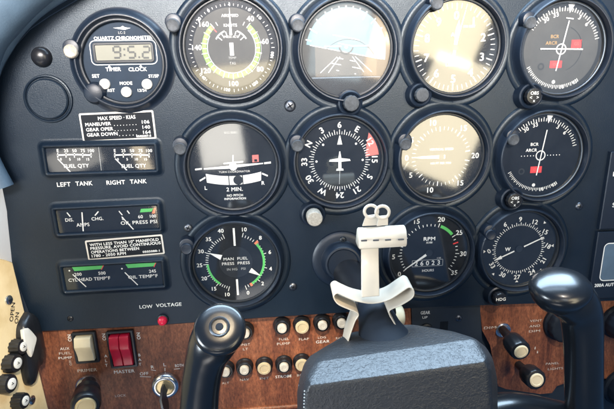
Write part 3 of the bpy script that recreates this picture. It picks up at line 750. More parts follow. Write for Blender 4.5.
p = at(163, 319.5)
t = thing('warning_lamp', 'small red low voltage warning lamp at the panel lower edge', 'lamp', p)
mb = MB('bezel_black'); mb.lathe([(6.4, 0), (6.2, 1.6), (5.2, 2.0), (5, .8)], 'bezel_black', seg=32); mb.build('ring', t)
mb = MB('red_lamp'); mb.lathe([(5.2, .5), (5.2, 4), (4.2, 6), (2, 7), (0, 7.2)], 'red_lamp', seg=32); mb.build('lens', t)

# control shaft boss on the panel
pb = at(341, 259)
t = MB('collar_plastic'); t.lathe([(33, 0), (32.4, 2.2), (30.5, 3.6), (27, 4.2), (23, 4.4), (21.6, 6), (20.6, 14), (19.4, 16), (17.6, 16.4), (16, 15)], 'collar_plastic', seg=72)
t.recalc = False
o = t.build('shaft_boss'); o.location = Vector((pb.x, 0, pb.y))*S; tag(o, 'round dark flange where the yoke shaft enters the panel', 'flange')
screw(343, 240, 'screw at the top of the round yoke shaft flange', 4.0, d=4.0, mat='bezel_black')

# ------------------------------------------------------------------ lower wood-grain switch panel
DW = -7.0
w = MB('wood')
wp = [(20, 326), (140, 320), (245, 312), (411, 300), (411, 409), (300, 404), (150, 416), (30, 425)]
Pw = [at(x, y, DW) for x, y in wp]
w.poly([(p.x, p.y) for p in reversed(Pw)], DW, 'wood')
wp2 = [(479, 297), (660, 290), (660, 420), (560, 386), (548, 392), (490, 393)]
Pw = [at(x, y, DW) for x, y in [(479, 297), (482, 330), (490, 345), (498, 386), (506, 389), (540, 394), (552, 393), (557, 386), (575, 380), (660, 376), (660, 290)]]
w.poly([(p.x, p.y) for p in Pw], DW, 'wood')
def wt(s, x0, x1, y, h, **k):
    k.setdefault('mat', 'mark_label'); ptext(w, s, x0, x1, y, h, d=DW+.3, **k)
def wtc(s, x, y, h, rot=0, mat='mark_label', **k):
    p = at(x, y, DW+.3); w.text(s, p.x, p.y, h, DW+.3, mat, rot=rot, **k)
wtc('ON', 69.5, 338, 3.8, 90, 'mark_white', bold=.2); wt('AUX', 60, 69.5, 348.6, 3.2, mat='mark_white'); wt('FUEL', 59, 71, 353.2, 3.0); wt('PUMP', 58.5, 72, 357.8, 3.0, mat='mark_white'); wtc('OFF', 70.5, 362.8, 2.6, 90)
wtc('ON', 104, 337, 3.8, 90, 'mark_white', bold=.2); wtc('ON', 138.5, 336, 3.8, 90, 'mark_white', bold=.2)
for i, ch in enumerate('ALT'): wtc(ch, 105.8+.3*i, 356+4.6*i, 3.4, 0, 'mark_white', bold=.15)
for i, ch in enumerate('BAT'): wtc(ch, 139.4+.3*i, 355+4.6*i, 3.4, 0, 'mark_white', bold=.15)
wt('MASTER', 114, 134.5, 371.4, 4.0, mat='mark_white', bold=.15); wt('PRIMER', 77.5, 97, 370.2, 3.8, bold=.1)
wt('LOCK', 115, 126, 395.6, 3.0); wt('OFF', 139.8, 148.4, 373.6, 3.8, mat='mark_white'); wt('R', 151, 154, 367, 4, mat='mark_white'); wt('L', 163.5, 166, 364.6, 4, mat='mark_white'); wt('BOTH', 175, 183.5, 365.4, 3.6, mat='mark_white')
for a, b_ in (((140, 376.4), (151, 376.8)), ((151, 369.6), (156, 370.4)), ((165, 367.6), (165, 371)), ((174, 369), (180, 368.4))):
    p, q = at(*a, DW), at(*b_, DW); w.line(p.x, p.y, q.x, q.y, .6, DW+.3, 'mark_white')
wt('INST', 241, 250, 344.5, 3.0); wt('LT', 243, 248, 349, 3.0)
wt('FUEL', 279, 289, 339, 3.0); wt('PUMP', 277, 290, 343.6, 3.2)
wt('FLAP', 299, 309, 339, 3.0); wt('LDG', 318, 326, 337.4, 2.8); wt('GEAR', 316, 329.5, 341.6, 3.6, mat='mark_white'); wt('RADIO', 336, 347, 338, 3.0)
wt('ALT', 222, 229, 383, 2.8); wt('NAV', 240, 249, 379.6, 3.0); wt('INT', 260, 269, 378.2, 3.0); wt('STROBE', 275.5, 291.5, 376.4, 3.4, mat='mark_white'); wt('BCN', 297, 306, 375, 3)
wt('DIM', 484, 496, 327.6, 3.2); wt('VENT', 530, 542, 320.6, 3.0); wt('AND', 529.5, 540, 326, 3.0); wt('DIM', 529, 540, 331, 3.0)
wt('PANEL', 546, 559, 363.4, 3.0); wt('LIGHTS', 548, 563, 368.6, 3.0); wt('I', 534.6, 535.6, 348, 3.4); wt('I', 537, 538, 352, 3.4)
w.recalc = False
tag(w.build('switch_panel'), 'worn reddish wood-grain lower panel carrying switches and breakers', 'switch panel')
lp = MB('rubber_dark')
Pl = [at3(x, y, DW+dd) for x, y, dd in ((20, 425, 0), (150, 415, 0), (300, 403.5, 0), (411, 398, 0))]
lp.tube([tuple(p+Vector((0, 0, -3))) for p in Pl], 3.4, 'wood', 10)
lp.mats = ['wood']
tag(lp.build('panel_trim'), 'dark brown rolled trim along the lower edge of the wood panel', 'trim')
# dark backing behind and below
bk = MB('subpanel_dark')
bk.poly([(-520, -640), (760, -640), (760, 160), (-520, 160)], -16, 'subpanel_dark')
tag(bk.build('firewall'), 'dark bulkhead behind and below the wood panel', 'bulkhead', kind='structure')
# black gear sub panel
g = MB('subpanel_dark')
c, gw, gh, rot = quad([(403, 303), (479, 300), (483, 350), (408, 352)], DW)
Pg = [at(x, y, DW+2) for x, y in ((411, 300), (479.5, 297), (484, 372), (415, 376))]
g.loft([[(p.x, p.y, DW-1) for p in reversed(Pg)], [(p.x, p.y, DW+2) for p in reversed(Pg)]], 'subpanel_dark', smooth=False)
ptext(g, 'GEAR', 420.8, 430, 312.6, 4.0, d=DW+2.3, bold=.25); ptext(g, 'UP', 422.4, 427.4, 317.4, 3.0, d=DW+2.3, bold=.15)
p = at(444, 326, DW+2.2); g.rframe(10, 12, .8, [(0, DW+2.1)], 'dial_black', p.x, p.y, cap1=True)
p = at(425.5, 330, DW+2); g.lathe([(9, DW+2), (8.6, DW+4), (7, DW+4.4), (6.4, DW+3)], 'bezel_black', p.x, p.y, 32)
g.recalc = True
tag(g.build('gear_subpanel'), 'small black panel marked gear up between the wood panels', 'panel')
screw(459, 318.5, 'bright screw head on the black gear panel', 4.2, d=DW+2, mat='steel')
# gear lever wheel
p = at(396.5, 315, 12)
t = thing('gear_lever', 'cream wheel-shaped landing gear lever beside the yoke neck', 'lever', p, 0)
mb = MB('cream_plastic'); T = Matrix.Translation((0, -14, 0)) @ Matrix.Rotation(R_(90), 4, 'Z')
mb.lathe([(9, -7), (11, -6), (12, -4), (12, 4), (11, 6), (9, 7), (0, 7.2)], 'cream_plastic', T=T, seg=40, cap0=True); mb.build('wheel', t)
mb = MB('steel'); mb.tube([(0, 10, 6), (0, -8, 4), (0, -14, 0)], 3.2, 'steel', 14); mb.build('arm', t)

# circuit breakers
BG = 'circuit breakers in two rows on the wood panel'
for x, y, kind, lab in ((245, 333, 'w', 'white button circuit breaker half behind the left yoke grip, upper row'), (282, 328, 'b', 'black collared circuit breaker left of the flap breaker, upper row'), (302, 327, 'c', 'all cream circuit breaker above the word flap'),
                        (322.3, 325, 'b', 'black collared circuit breaker above the words ldg gear'), (341.5, 323, 'w', 'white button circuit breaker half behind the white bracket leg'),
                        (225.5, 371.5, 'b', 'black collared circuit breaker touching the left yoke grip, lower row'), (244.5, 369.5, 'b', 'black collared circuit breaker above the word nav'), (264.2, 368, 'c', 'all cream circuit breaker above the word int'),
                        (284, 366.6, 'b', 'black collared circuit breaker above the word strobe'), (302, 364.6, 'c', 'cream circuit breaker half behind the yoke hub, lower row')):
    p = at(x, y-1, DW+6)
    t = thing('circuit_breaker', lab, 'circuit breaker', p, DW, BG)
    mb = MB('black_knob', 'steel'); mb.lathe([(10.4, 0), (10.2, 2), (9.3, 3), (9.0, 7.4), (8.2, 8.4), (7.0, 8.4)], 'black_knob', seg=40, cap1=False); mb.lathe([(7.0, 8.4), (6.6, 6), (0, 6)], 'black_knob', seg=40); mb.build('collar', t)
    mb = MB('breaker_white')
    if kind == 'c':
        mb.lathe([(7.9, 6), (7.9, 9.3), (7.3, 10.3), (5.2, 10.5), (4.8, 9.7), (4.0, 9.7), (0, 9.9)], 'breaker_cream', seg=36)
    else:
        mb.lathe([(5.4, 6), (5.4, 10.6), (4.8, 11.4), (2.6, 11.5), (2.3, 11.1), (0, 11.1)], 'breaker_white', 0, 0, seg=32)
    mb.build('button', t)

# rocker switches
def rocker(name, label, pts, mats):
    c, w_, h_, rot = quad(pts, DW)
    t = thing(name, label, 'switch', c, DW); t.rotation_euler = (0, -R_(rot), 0)
    mb = MB('bezel_black'); mb.rframe(w_, h_, 2, [(0, 0), (0, 3.4), (.8, 4.2), (2.6, 4.2), (3.2, 3.2), (3.4, .6)], 'bezel_black', cap1=True); mb.build('frame', t)
    n = len(mats); iw = (w_-8)/n
    for k, mt in enumerate(mats):
        cx = -w_/2+4+iw*(k+.5); hh = h_/2-4.2; x0, x1 = cx-iw/2+.35, cx+iw/2-.35
        prof = [(hh, 1), (hh, 6.0), (hh-1.0, 7.2), (hh*.35, 9.2), (hh*.12, 8.4), (-hh*.1, 7.2), (-hh*.55, 5.6), (-hh+.8, 5.4), (-hh, 4.6), (-hh, 1)]
        if True: prof = [(z, d*1.25) for z, d in prof]
        m2 = MB(mt); a = [m2.V(x0, z, d) for z, d in prof]; b_ = [m2.V(x1, z, d) for z, d in prof]
        for i in range(len(prof)-1): m2.face([a[i], a[i+1], b_[i+1], b_[i]], mt, False)
        m2.face(a, mt); m2.face(list(reversed(b_)), mt); m2.recalc = True
        o = m2.build('rocker', t)
        bv = o.modifiers.new('b', 'BEVEL'); bv.width = .0006; bv.segments = 2
rocker('rocker_switch', 'single cream rocker switch in a black frame for the fuel pump', [(73.5, 331.5), (97.5, 330), (99.5, 360.5), (75.5, 362.5)], ['cream_plastic'])
rocker('rocker_switch', 'double red rocker switch in a black frame marked master', [(107.5, 330), (134.5, 328.6), (138, 364.6), (111, 367.6)], ['red_plastic', 'red_plastic'])

# primer knob
p = at(88.5, 384.5, DW)
t = thing('primer_knob', 'black primer knob with brass end and silver ring under the cream rocker', 'knob', p, DW)
mb = MB('chrome'); mb.lathe([(13.5, 0), (13.5, 3), (12.8, 5.4), (11, 7), (9, 7.2), (8, 6)], 'chrome', seg=44); mb.build('ring', t)
q1, q2 = at3(88, 388.5, 14), at3(86, 404, 44); base = Vector((p.x, -DW, p.y))
ax = (q2-q1).normalized(); rotq = Vector((0, -1, 0)).rotation_difference(ax).to_matrix().to_4x4()
T = Matrix.Translation(q1-base) @ rotq
mb = MB('black_knob'); mb.lathe([(8, -12), (8, 2), (12.5, 4), (13.2, 7), (12, 10), (12.2, 14), (14.5, 18), (15.0, 30), (14.4, 34), (13.0, 36), (10.5, 36.5)], 'black_knob', T=T, seg=44); mb.build('grip', t)
mb = MB('brass'); mb.lathe([(10.3, 36), (10.3, 37.3), (9.5, 38), (7.6, 38), (7.2, 37.4), (0, 37.4)], 'brass', T=T, seg=40); mb.build('end_cap', t)

# ignition switch with key
p = at(166, 384, DW)
t = thing('ignition_switch', 'round silver ignition switch with its key in place', 'switch', p, DW)
mb = MB('chrome'); mb.lathe([(16.5, 0), (16.3, 3), (15, 6), (12.5, 7.4), (10.6, 7.2), (9.8, 5.5)], 'chrome', seg=52, cap1=False); mb.build('ring', t)
mb = MB('brass'); mb.lathe([(9.9, 5.6), (9, 6.4), (0, 6.6)], 'brass', seg=40); mb.build('cylinder', t)
mb = MB('steel'); T = Matrix.Rotation(R_(-20), 4, 'Y')
K = [(-1.2, 5), (1.2, 5), (1.2, -5), (-1.2, -5)]
mb.loft([[(x_, z_, 5) for x_, z_ in K], [(x_, z_, 14) for x_, z_ in K], [(x_*1.1, z_*1.6-4, 17) for x_, z_ in K], [(x_*1.1, z_*2.0-10, 30) for x_, z_ in K], [(x_*.9, z_*1.2-12, 35) for x_, z_ in K]], 'steel', T=T, smooth=False, cap0=True); mb.recalc = True
kb = mb.build('key', t)

# right hand pull knobs
def pull(name, label, base_px, tip_px, d1, r=11.5, ring=True):
    p = at(*base_px, DW); t = thing(name, label, 'knob', p, DW)
    if ring:
        mb = MB('chrome'); mb.lathe([(9.5, 0), (9.5, 2.6), (8.6, 3.6), (7.4, 3.8), (7.0, 6), (6.2, 6.6), (5.4, 5)], 'chrome', seg=40); mb.build('ring', t)
    base = Vector((p.x, -DW, p.y)); q1, q2 = at3(*base_px, DW+4), at3(*tip_px, d1); ax = (q2-q1); Ln = ax.length; ax.normalize()
    T = Matrix.Translation(q1-base) @ Vector((0, -1, 0)).rotation_difference(ax).to_matrix().to_4x4()
    mb = MB('black_knob'); mb.lathe([(5.2, -4), (5.2, Ln*.42), (7.4, Ln*.45), (r*.92, Ln*.52), (r, Ln*.62), (r, Ln*.95), (r-1.2, Ln*.99), (r-3.2, Ln)], 'black_knob', T=T, seg=48, knurl=1, kd=.35, kr=(4, 5)); mb.build('grip', t)
    mb = MB('cream_plastic'); mb.lathe([(r*.66, Ln-.3), (r*.66, Ln+.8), (r*.60, Ln+1.3), (r*.48, Ln+1.3), (r*.44, Ln+.9), (0, Ln+.9)], 'cream_plastic', T=T, seg=36); mb.build('end_cap', t)
pull('pull_knob', 'upper black knob with cream end and silver collar, right of the yoke hub', (502.5, 329.5), (521, 351.5), 42, 12)
pull('pull_knob', 'lower black knob with cream end and no collar, right of the yoke hub', (520, 366), (536.5, 380), 34, 12.5, ring=False)
def bigknob(name, label, px, py, r, h):
    p = at(px, py, DW); t = MB('rubber_dark')
    t.lathe([(r*1.12, 0), (r*1.1, 3), (r, 5), (r, h-3), (r*.92, h-.8), (r*.8, h), (r*.6, h-.6), (0, h-.8)], 'rubber_dark', seg=56, knurl=1, kd=.5, kr=(2, 3))
    o = t.build(name); o.location = Vector((p.x, -DW, p.y))*S; tag(o, label, 'knob')
bigknob('vent_knob', 'large dark round knob half behind the right yoke grip', 562, 322, 22, 14)
bigknob('vent_knob', 'large dark round knob right of the right yoke grip at the frame edge', 617, 321, 20, 26)
bigknob('cabin_knob', 'dark ribbed knob low at the right frame edge under the wood', 622, 386, 24, 30)

# ------------------------------------------------------------------ radios at the right
def radio(label, pts, deco):
    P = [at(x, y, 5) for x, y in pts]
    c = sum(P, Vector((0, 0)))/4
    mb = MB('collar_plastic')
    Lp = [(p.x-c.x, p.y-c.y) for p in reversed(P)]
    sh = lambda k, d: [(x*(1-k/abs(x)) if abs(x) > k else x, z*(1-k/abs(z)) if abs(z) > k else z, d) for x, z in Lp]
    mb.loft([sh(0, 0), sh(0, 4.4), sh(.8, 5.2)], 'collar_plastic', smooth=False)
    deco(mb, c); mb.recalc = True
    o = mb.build('radio_unit'); o.location = Vector((c.x, 0, c.y))*S
    tag(o, label, 'radio', 'dark radio faceplates at the right edge')
def deco1(mb, c):
    for s, x, y in (('LO', 613.2, 174), ('SQ', 612.5, 205), ('COM', 616, 190)):
        p = at(x, y, 5.4)-c; mb.text(s, p.x, p.y, 5, 5.45, 'mark_white', align='l', bold=.3)
def deco2(mb, c):
    q, ww, hh, rot = quad([(605.5, 243), (680, 240), (676, 278), (598, 280.5)], 5.4)
    mb.rframe(ww, hh, 6, [(0, 5.45), (1.2, 5.45)], 'mark_white', q.x-c.x, q.y-c.y, rot=-.5)
    mb.rframe(ww-3, hh-3, 5, [(0, 5.40)], 'shield_vinyl', q.x-c.x, q.y-c.y, cap1=True, rot=-.5)
    p = at(594.6, 285.5, 5.4)-c; mb.text('200A AUTOPILOT', p.x, p.y, 4.0, 5.45, 'mark_white', align='l', bold=.4, sx=.9)
radio('upper dark radio faceplate cut by the right frame edge', [(611.5, 152), (690, 148), (680, 227), (599.5, 229.5)], deco1)
radio('lower dark radio faceplate with a white outlined rectangle', [(598.5, 232), (680, 229), (672, 296), (588.5, 299)], deco2)

# ------------------------------------------------------------------ control yoke
yk = thing('control_yoke', 'black control yoke with padded hub and two curved glossy grips', 'control yoke', at(385, 400, 170), 170)
O = Vector(yk.location)/S
def rel(x, y, d): return at3(x, y, d)-O
# hub: faceted padded block with a chamfer under the top slope
hub = MB('vinyl')
pts = [(303, 387, 188), (490, 362, 188), (316, 361.5, 166), (476, 338, 166), (303, 440, 192), (494, 430, 192), (304, 500, 180), (494, 490, 180),
       (299, 379, 150), (296.5, 392, 150), (298, 500, 150), (499, 490, 150), (498, 380, 150), (493, 358, 150), (486, 346, 140), (305, 359, 138),
       (352, 331, 112), (405, 323, 110), (326, 346, 119), (455, 331.5, 118), (345, 339, 104), (420, 333, 104), (310, 372, 105), (485, 372, 105), (310, 480, 105), (485, 480, 105)]
for q in pts: hub.bm.verts.new(rel(*q)*S)
bmesh.ops.convex_hull(hub.bm, input=hub.bm.verts[:])
bmesh.ops.dissolve_limit(hub.bm, angle_limit=R_(4), verts=hub.bm.verts[:], edges=hub.bm.edges[:])
for f_ in hub.bm.faces: f_.smooth = True
hub.recalc = True
ho = hub.build('hub_pad', yk, 180)
bv = ho.modifiers.new('b', 'BEVEL'); bv.width = .0058; bv.segments = 5; bv.limit_method = 'ANGLE'; bv.angle_limit = R_(9); bv.harden_normals = True
st = MB('mark_dim')
for k in range(16):
    p = rel(304.5-.12*k, 391+3.2*k, 190.5)
    st.lathe([(.55, 0), (.5, .5), (0, .7)], 'mark_dim', T=Matrix.Translation(p), seg=8)
st.build('stitching', ho)
# shaft from the panel to the hub
sh = MB('rubber_dark')
pa, pz = at3(345, 268, 0)-O, rel(378, 316, 100)
sh.tube([tuple(pa), tuple(pa*.6+pz*.4), tuple(pz)], [17, 17, 18], 'black_knob', 28); sh.recalc = True
sh.build('shaft', yk)
nk = MB('rubber_dark')
nk.tube([tuple(rel(372, 299, 70)), tuple(rel(373, 302, 90)), tuple(rel(375, 312, 108)), tuple(rel(379, 326, 119)), tuple(rel(384, 342, 126))], [14, 14.6, 15.2, 18.5, 25], 'rubber_dark', 28); nk.recalc = True
nk.build('neck', yk)
# grips
def grip(pts, socket=None):
    mb = MB('black_gloss')
    Q = spline([(*rel(x, y, d), r) for x, y, d, r in pts], 8)
    mb.tube([q[:3] for q in Q], [q[3] for q in Q], 'black_gloss', 32); mb.recalc = True
    o = mb.build('grip', yk, 60)
    return o
C_ = rel(219.8, 328.5, 176); A_x = Vector((.05, -.70, .71)).normalized()
Q_ = spline([(*rel(x, y, d), r) for x, y, d, r in ((199, 470, 142, 16.4), (198.5, 430, 150, 15.8), (200.2, 395, 156, 15.2), (203.6, 370, 161, 15.2), (207.4, 355, 163.5, 16.2), (211.5, 345.5, 164, 17.8), (215.5, 338, 162, 18.4), (218.5, 332, 157, 18.5), (220.5, 328, 150, 14))], 8)
gb = MB('black_gloss'); gb.tube([q[:3] for q in Q_], [q[3] for q in Q_], 'black_gloss', 36); gb.recalc = True; gl = gb.build('grip', yk, 60)
cp = MB('black_gloss'); Tc = Matrix.Translation(C_) @ Vector((0, -1, 0)).rotation_difference(A_x).to_matrix().to_4x4()
cp.lathe([(15, -16), (18.2, -8), (19.0, -2.5), (18.8, .6), (17.8, 2.6), (15.4, 3.8), (10, 4.3), (0, 4.4)], 'black_gloss', T=Tc, seg=56); cp.build('grip_cap', gl, 60)
ax_ = A_x
so = MB('bezel_black'); T = Matrix.Translation(C_+A_x*4.2) @ Vector((0, -1, 0)).rotation_difference(ax_).to_matrix().to_4x4()
so.lathe([(7.6, -1), (7.5, .9), (6.9, 1.3), (6.0, 1.0), (5.6, -.2)], 'bezel_black', T=T, seg=36, cap1=False); so.lathe([(5.6, .2), (3.0, -.1), (2.6, .8), (0, .9)], 'dial_black', T=T, seg=32); so.build('switch_socket', gl)
gr_ = grip([(590, 480, 138, 17.4), (586, 440, 140, 16.4), (584, 400, 146, 15.5), (583.5, 360, 150, 15.2), (582.5, 330, 153, 15.6), (580, 312, 155, 16.6), (573, 301, 157, 18.2), (563, 295.5, 159, 17.0), (554, 293, 160, 13.5)])
cp = MB('black_gloss'); Tc = Matrix.Translation(rel(560.5, 287, 167)) @ Vector((0, -1, 0)).rotation_difference(Vector((-.12, -.34, .93)).normalized()).to_matrix().to_4x4() @ Matrix.Diagonal((1.14, .88, 1, 1))
cp.lathe([(13, -20), (17, -13), (19.6, -6), (20.4, -1.5), (20.0, 1.8), (18.4, 4.8), (15, 7.4), (10, 9.2), (5, 10), (0, 10.2)], 'black_gloss', T=Tc, seg=64); cp.build('grip_cap', gr_, 60)
ar = MB('black_gloss')
Q = spline([(*rel(x, y, d), r) for x, y, d, r in ((470, 425, 140, 22), (510, 414, 138, 19), (550, 419, 137, 18), (576, 427, 138, 18), (590, 445, 139, 17))], 8)
ar.tube([q[:3] for q in Q], [q[3] for q in Q], 'black_gloss', 28); ar.recalc = True; ar.build('arm', yk, 60)
ar = MB('black_gloss')
Q = spline([(*rel(x, y, d), r) for x, y, d, r in ((330, 455, 140, 22), (280, 455, 138, 19), (230, 465, 138, 18), (200, 480, 140, 17))], 8)
ar.tube([q[:3] for q in Q], [q[3] for q in Q], 'black_gloss', 28); ar.recalc = True; ar.build('arm', yk, 60)

# ------------------------------------------------------------------ white chart holder on the yoke neck + bulldog clip
ch = thing('chart_holder', 'white metal chart holder bracket clamped on the yoke neck', 'holder', at(370, 300, 120), 120)
OC = Vector(ch.location)/S
def relc(x, y, d): return at3(x, y, d)-OC
def ribbon(mb, prof, d0, d1, mat, slope=0.0):
    """bent strip: px profile at depth d0, extruded to depth d1"""
    a = [mb.bm.verts.new(relc(x, y, d0)*S) for x, y in prof]
    dv = Vector((0, -(d1-d0), slope))
    b_ = [mb.bm.verts.new((relc(x, y, d0)+dv)*S) for x, y in prof]
    for i in range(len(prof)-1): mb.face([a[i], a[i+1], b_[i+1], b_[i]], mat, True)
rb = MB('white_metal')
prof = spline([(343, 337), (345.5, 325), (351, 309), (354.5, 302.5), (351, 299), (338, 293.5), (333, 289.5), (330.8, 284), (334.5, 281), (340, 283.5), (352, 288.5), (368, 291), (384, 287.5), (398, 278.5), (403.5, 275.6), (407.5, 279), (406.5, 285.5), (396, 292.5), (385, 297.5), (384.5, 302), (389, 310), (396, 323)], 4)
ribbon(rb, prof, 116, 134, 'white_metal', -3)
o = rb.build('saddle', ch, 60)
sd = o.modifiers.new('s', 'SOLIDIFY'); sd.thickness = .0012; sd.offset = 0
bv = o.modifiers.new('b', 'BEVEL'); bv.width = .0005; bv.segments = 2; bv.limit_method = 'ANGLE'
stp = MB('white_metal')
A = [relc(361.2, 240, 119), relc(378.6, 240, 119), relc(379.6, 296, 136), relc(361.6, 297.5, 136)]
mid = [(A[0]*.6+A[3]*.4), (A[1]*.6+A[2]*.4)]
vs = [stp.bm.verts.new(v*S) for v in A]; stp.face(vs[::-1], 'white_metal')
o = stp.build('upright_strip', ch, 60); o.modifiers.new('s', 'SOLIDIFY').thickness = .0022
bv = o.modifiers.new('b', 'BEVEL'); bv.width = .0006; bv.segments = 2
cl = thing('bulldog_clip', 'white bulldog clip gripping the top of the chart holder strip', 'clip', at(382, 235, 122), 122)
OL = Vector(cl.location)/S
def rell(x, y, d): return at3(x, y, d)-OL
jw = MB('white_metal')
c0, c1 = rell(357.4, 237, 120), rell(404.6, 234.2, 120); ax = (c1-c0)
sec = [(-8, -6.5), (-3, 6.6), (2.4, 7.2), (6.6, 3.2), (8.0, -3.6), (7.8, -7.6), (4.6, -8.6), (-6, -8)]
sec = spline(sec+[sec[0]], 3)[:-1]
def secl(p, k): return [jw.bm.verts.new((p+Vector((0, -a*k, b_*k)))*S) for a, b_ in sec]
L0, L1, L2, L3 = secl(c0, .9), secl(c0+ax*.02, 1), secl(c0+ax*.98, 1), secl(c1, .9)
for Pq, Qq in ((L0, L1), (L1, L2), (L2, L3)):
    for i in range(len(sec)):
        j = (i+1) % len(sec); jw.face([Pq[i], Pq[j], Qq[j], Qq[i]], 'white_metal', True)
jw.face(L0[::-1], 'white_metal'); jw.face(L3, 'white_metal')
jw.recalc = True
jo = jw.build('jaw', cl, 50)
sl = MB('ochre')
for px in (364, 376, 388, 401):
    p = at3(px, 240.5-(px-364)*.03, 129.7)-OL
    sl.rframe(5.0, 1.3, .5, [(0, 0), (0, .5)], 'steel', cap1=True, T=Matrix.Translation(p))
sl.build('jaw_slots', jo)
for sx_, (hx, hy), dd in ((0, (371, 211.5), 120), (1, (382.5, 212.2), 128)):
    h = MB('white_metal'); 
    ring = [rell(hx+6.6*math.cos(a), hy+6.2*math.sin(a), dd) for a in [2*math.pi*k/28 for k in range(29)]]
    h.tube([tuple(v) for v in ring], 1.35, 'white_metal', 12, squash=.8)
    q = [rell(x, y, dd) for x, y in (((362.5, 226), (385.5, 225), (377, 214.5), (366, 216)) if sx_ == 0 else ((377, 226), (388, 225), (388, 215.5), (379, 216.5)))]
    vs = [h.bm.verts.new(v*S) for v in q]; vs2 = [h.bm.verts.new((v+Vector((0, 1.6, 0)))*S) for v in q]
    h.face(vs, 'white_metal'); h.face(vs2[::-1], 'white_metal')
    for i in range(4): h.face([vs[i], vs[(i+1) % 4], vs2[(i+1) % 4], vs2[i]], 'white_metal')
    h.recalc = True; h.build('handle', cl, 50)

# ------------------------------------------------------------------ cream side panel at the lower left
# slanted plane: its right edge meets the panel, its left edge comes towards the pilot
e_top, e_bot = at3(13, 262, 6), at3(51, 418, 14)
sdir = Vector((-math.cos(R_(80)), -math.sin(R_(80)), 0.0))       # left and towards the viewer
nrm = (e_top-e_bot).cross(sdir).normalized()
if nrm.y > 0: nrm = -nrm
def sp(u, v, lift=0.0):
    """u: 0..1 down the edge, v: mm along sdir"""
    return e_top*(1-u)+e_bot*u + sdir*v + nrm*lift
def sp_px(x, y, lift=0.0):
    v = CR*((x-W0/2)/F_PX)+CU*((H0/2-y)/F_PX)+CF; c0_ = Vector((0, -DIST, 0))
    t_ = ((e_top+nrm*lift)-c0_).dot(nrm)/v.dot(nrm); return c0_+v*t_
sm = MB('side_cream')
Pn = [sp(0, 0), sp(1.25, 0), sp(1.25, 190), sp(-.30, 190), sp(-.10, 30), sp(-.03, 8)]
fv = [sm.bm.verts.new(p*S) for p in Pn]; bvv = [sm.bm.verts.new((p-nrm*9)*S) for p in Pn]
sm.face(fv, 'side_cream'); sm.face(bvv[::-1], 'side_cream')
for i in range(len(Pn)): sm.face([fv[i], fv[(i+1) % len(Pn)], bvv[(i+1) % len(Pn)], bvv[i]], 'side_cream')
ex = (e_top-e_bot).normalized(); ey = sdir*-1; ey = (ey-ex*ey.dot(ex)).normalized()
def frame_at(p, xaxis=None):
    """matrix whose -Y is the panel normal"""
    yv = -nrm; zv = ex; xv = yv.cross(zv).normalized(); zv = xv.cross(yv)
    m4 = Matrix.Identity(4)
    for i in range(3): m4[i][0], m4[i][1], m4[i][2], m4[i][3] = xv[i], yv[i], zv[i], p[i]
    return m4
for s, x, y in (('OPEN', 12, 312), ('ON', 16.5, 318)):
    sm.text(s, 0, 0, 5, .35, 'bezel_black', rot=62, T=frame_at(sp_px(x, y)), bold=.2)
sm.recalc = True
so_ = sm.build('sidewall'); tag(so_, 'cream painted sidewall with black ribbed knobs at the lower left', 'sidewall')
bv = so_.modifiers.new('b', 'BEVEL'); bv.width = .0015; bv.segments = 2; bv.limit_method = 'ANGLE'
SG = 'black ribbed knobs on the cream sidewall'
for x, y, r, lab in ((13.5, 347, 8.2, 'uppermost black ribbed knob touching the lever on the cream sidewall'), (7.5, 363.5, 9.2, 'second black ribbed knob from the top on the cream sidewall'),
                     (1.5, 384, 9.2, 'black ribbed knob cut by the left frame edge on the cream sidewall'), (15.5, 401, 8.2, 'lowest black ribbed knob on the cream sidewall')):
    p = sp_px(x, y); o = thing('ribbed_knob', lab, 'knob', None, group=SG); o.matrix_world = Matrix.Translation(p*S) @ frame_at(Vector((0, 0, 0)))
    mb = MB('black_knob'); mb.lathe([(r, 0), (r, 2), (r*.98, 9), (r*.9, 10.5), (r*.6, 10.8)], 'black_knob', seg=48, knurl=1, kd=.8, kr=(0, 2)); mb.build('grip', o)
    mb = MB('white_plastic'); mb.lathe([(r*.58, 10.4), (r*.58, 11.6), (r*.5, 12), (0, 12)], 'white_plastic', seg=32); mb.text('V', 0, 0, 3.0, 12.15, 'dial_black', rot=60, bold=.3); mb.build('cap', o)
p = sp_px(30, 345); o = thing('selector_lever', 'black teardrop lever with a white pointed top on the cream sidewall', 'lever', None)
o.matrix_world = Matrix.Translation(p*S) @ frame_at(Vector((0, 0, 0)))
def sl2(x, y, lift=0):
    q = sp_px(x, y, lift)-p; m3 = frame_at(Vector((0, 0, 0))).to_3x3().inverted(); q = m3 @ q; return q.x, q.z
out = [(24, 312), (31, 316), (35, 328), (37.5, 340), (39, 352), (37, 364), (33, 368.5), (29.5, 382), (26, 385.5), (22.5, 380), (19, 360), (16, 340), (17, 325)]
out = spline(out+[out[0]], 4)[:-1]
A = [sl2(x, y) for x, y in out]; cx_ = sum(a[0] for a in A)/len(A); cz_ = sum(a[1] for a in A)/len(A)
sc_ = lambda k, d: [(cx_+(a[0]-cx_)*k, cz_+(a[1]-cz_)*k, d) for a in A]
mb = MB('black_knob'); mb.loft([sc_(1, 0), sc_(1, 5), sc_(.93, 8), sc_(.78, 9.4), sc_(.4, 10)], 'black_knob'); mb.recalc = True; mb.build('body', o)
A = [sl2(x, y, 10) for x, y in spline([(21.5, 330), (27, 328), (33.5, 334.5), (35.5, 339), (33, 349), (30.5, 357), (27, 350), (23, 341), (21.5, 330)], 3)[:-1]]
cx_ = sum(a[0] for a in A)/len(A); cz_ = sum(a[1] for a in A)/len(A)
mb = MB('white_plastic'); mb.loft([sc_(1, 8.6), sc_(1, 11), sc_(.9, 12), sc_(.5, 12.4)], 'white_plastic'); mb.recalc = True; mb.build('pointer', o)
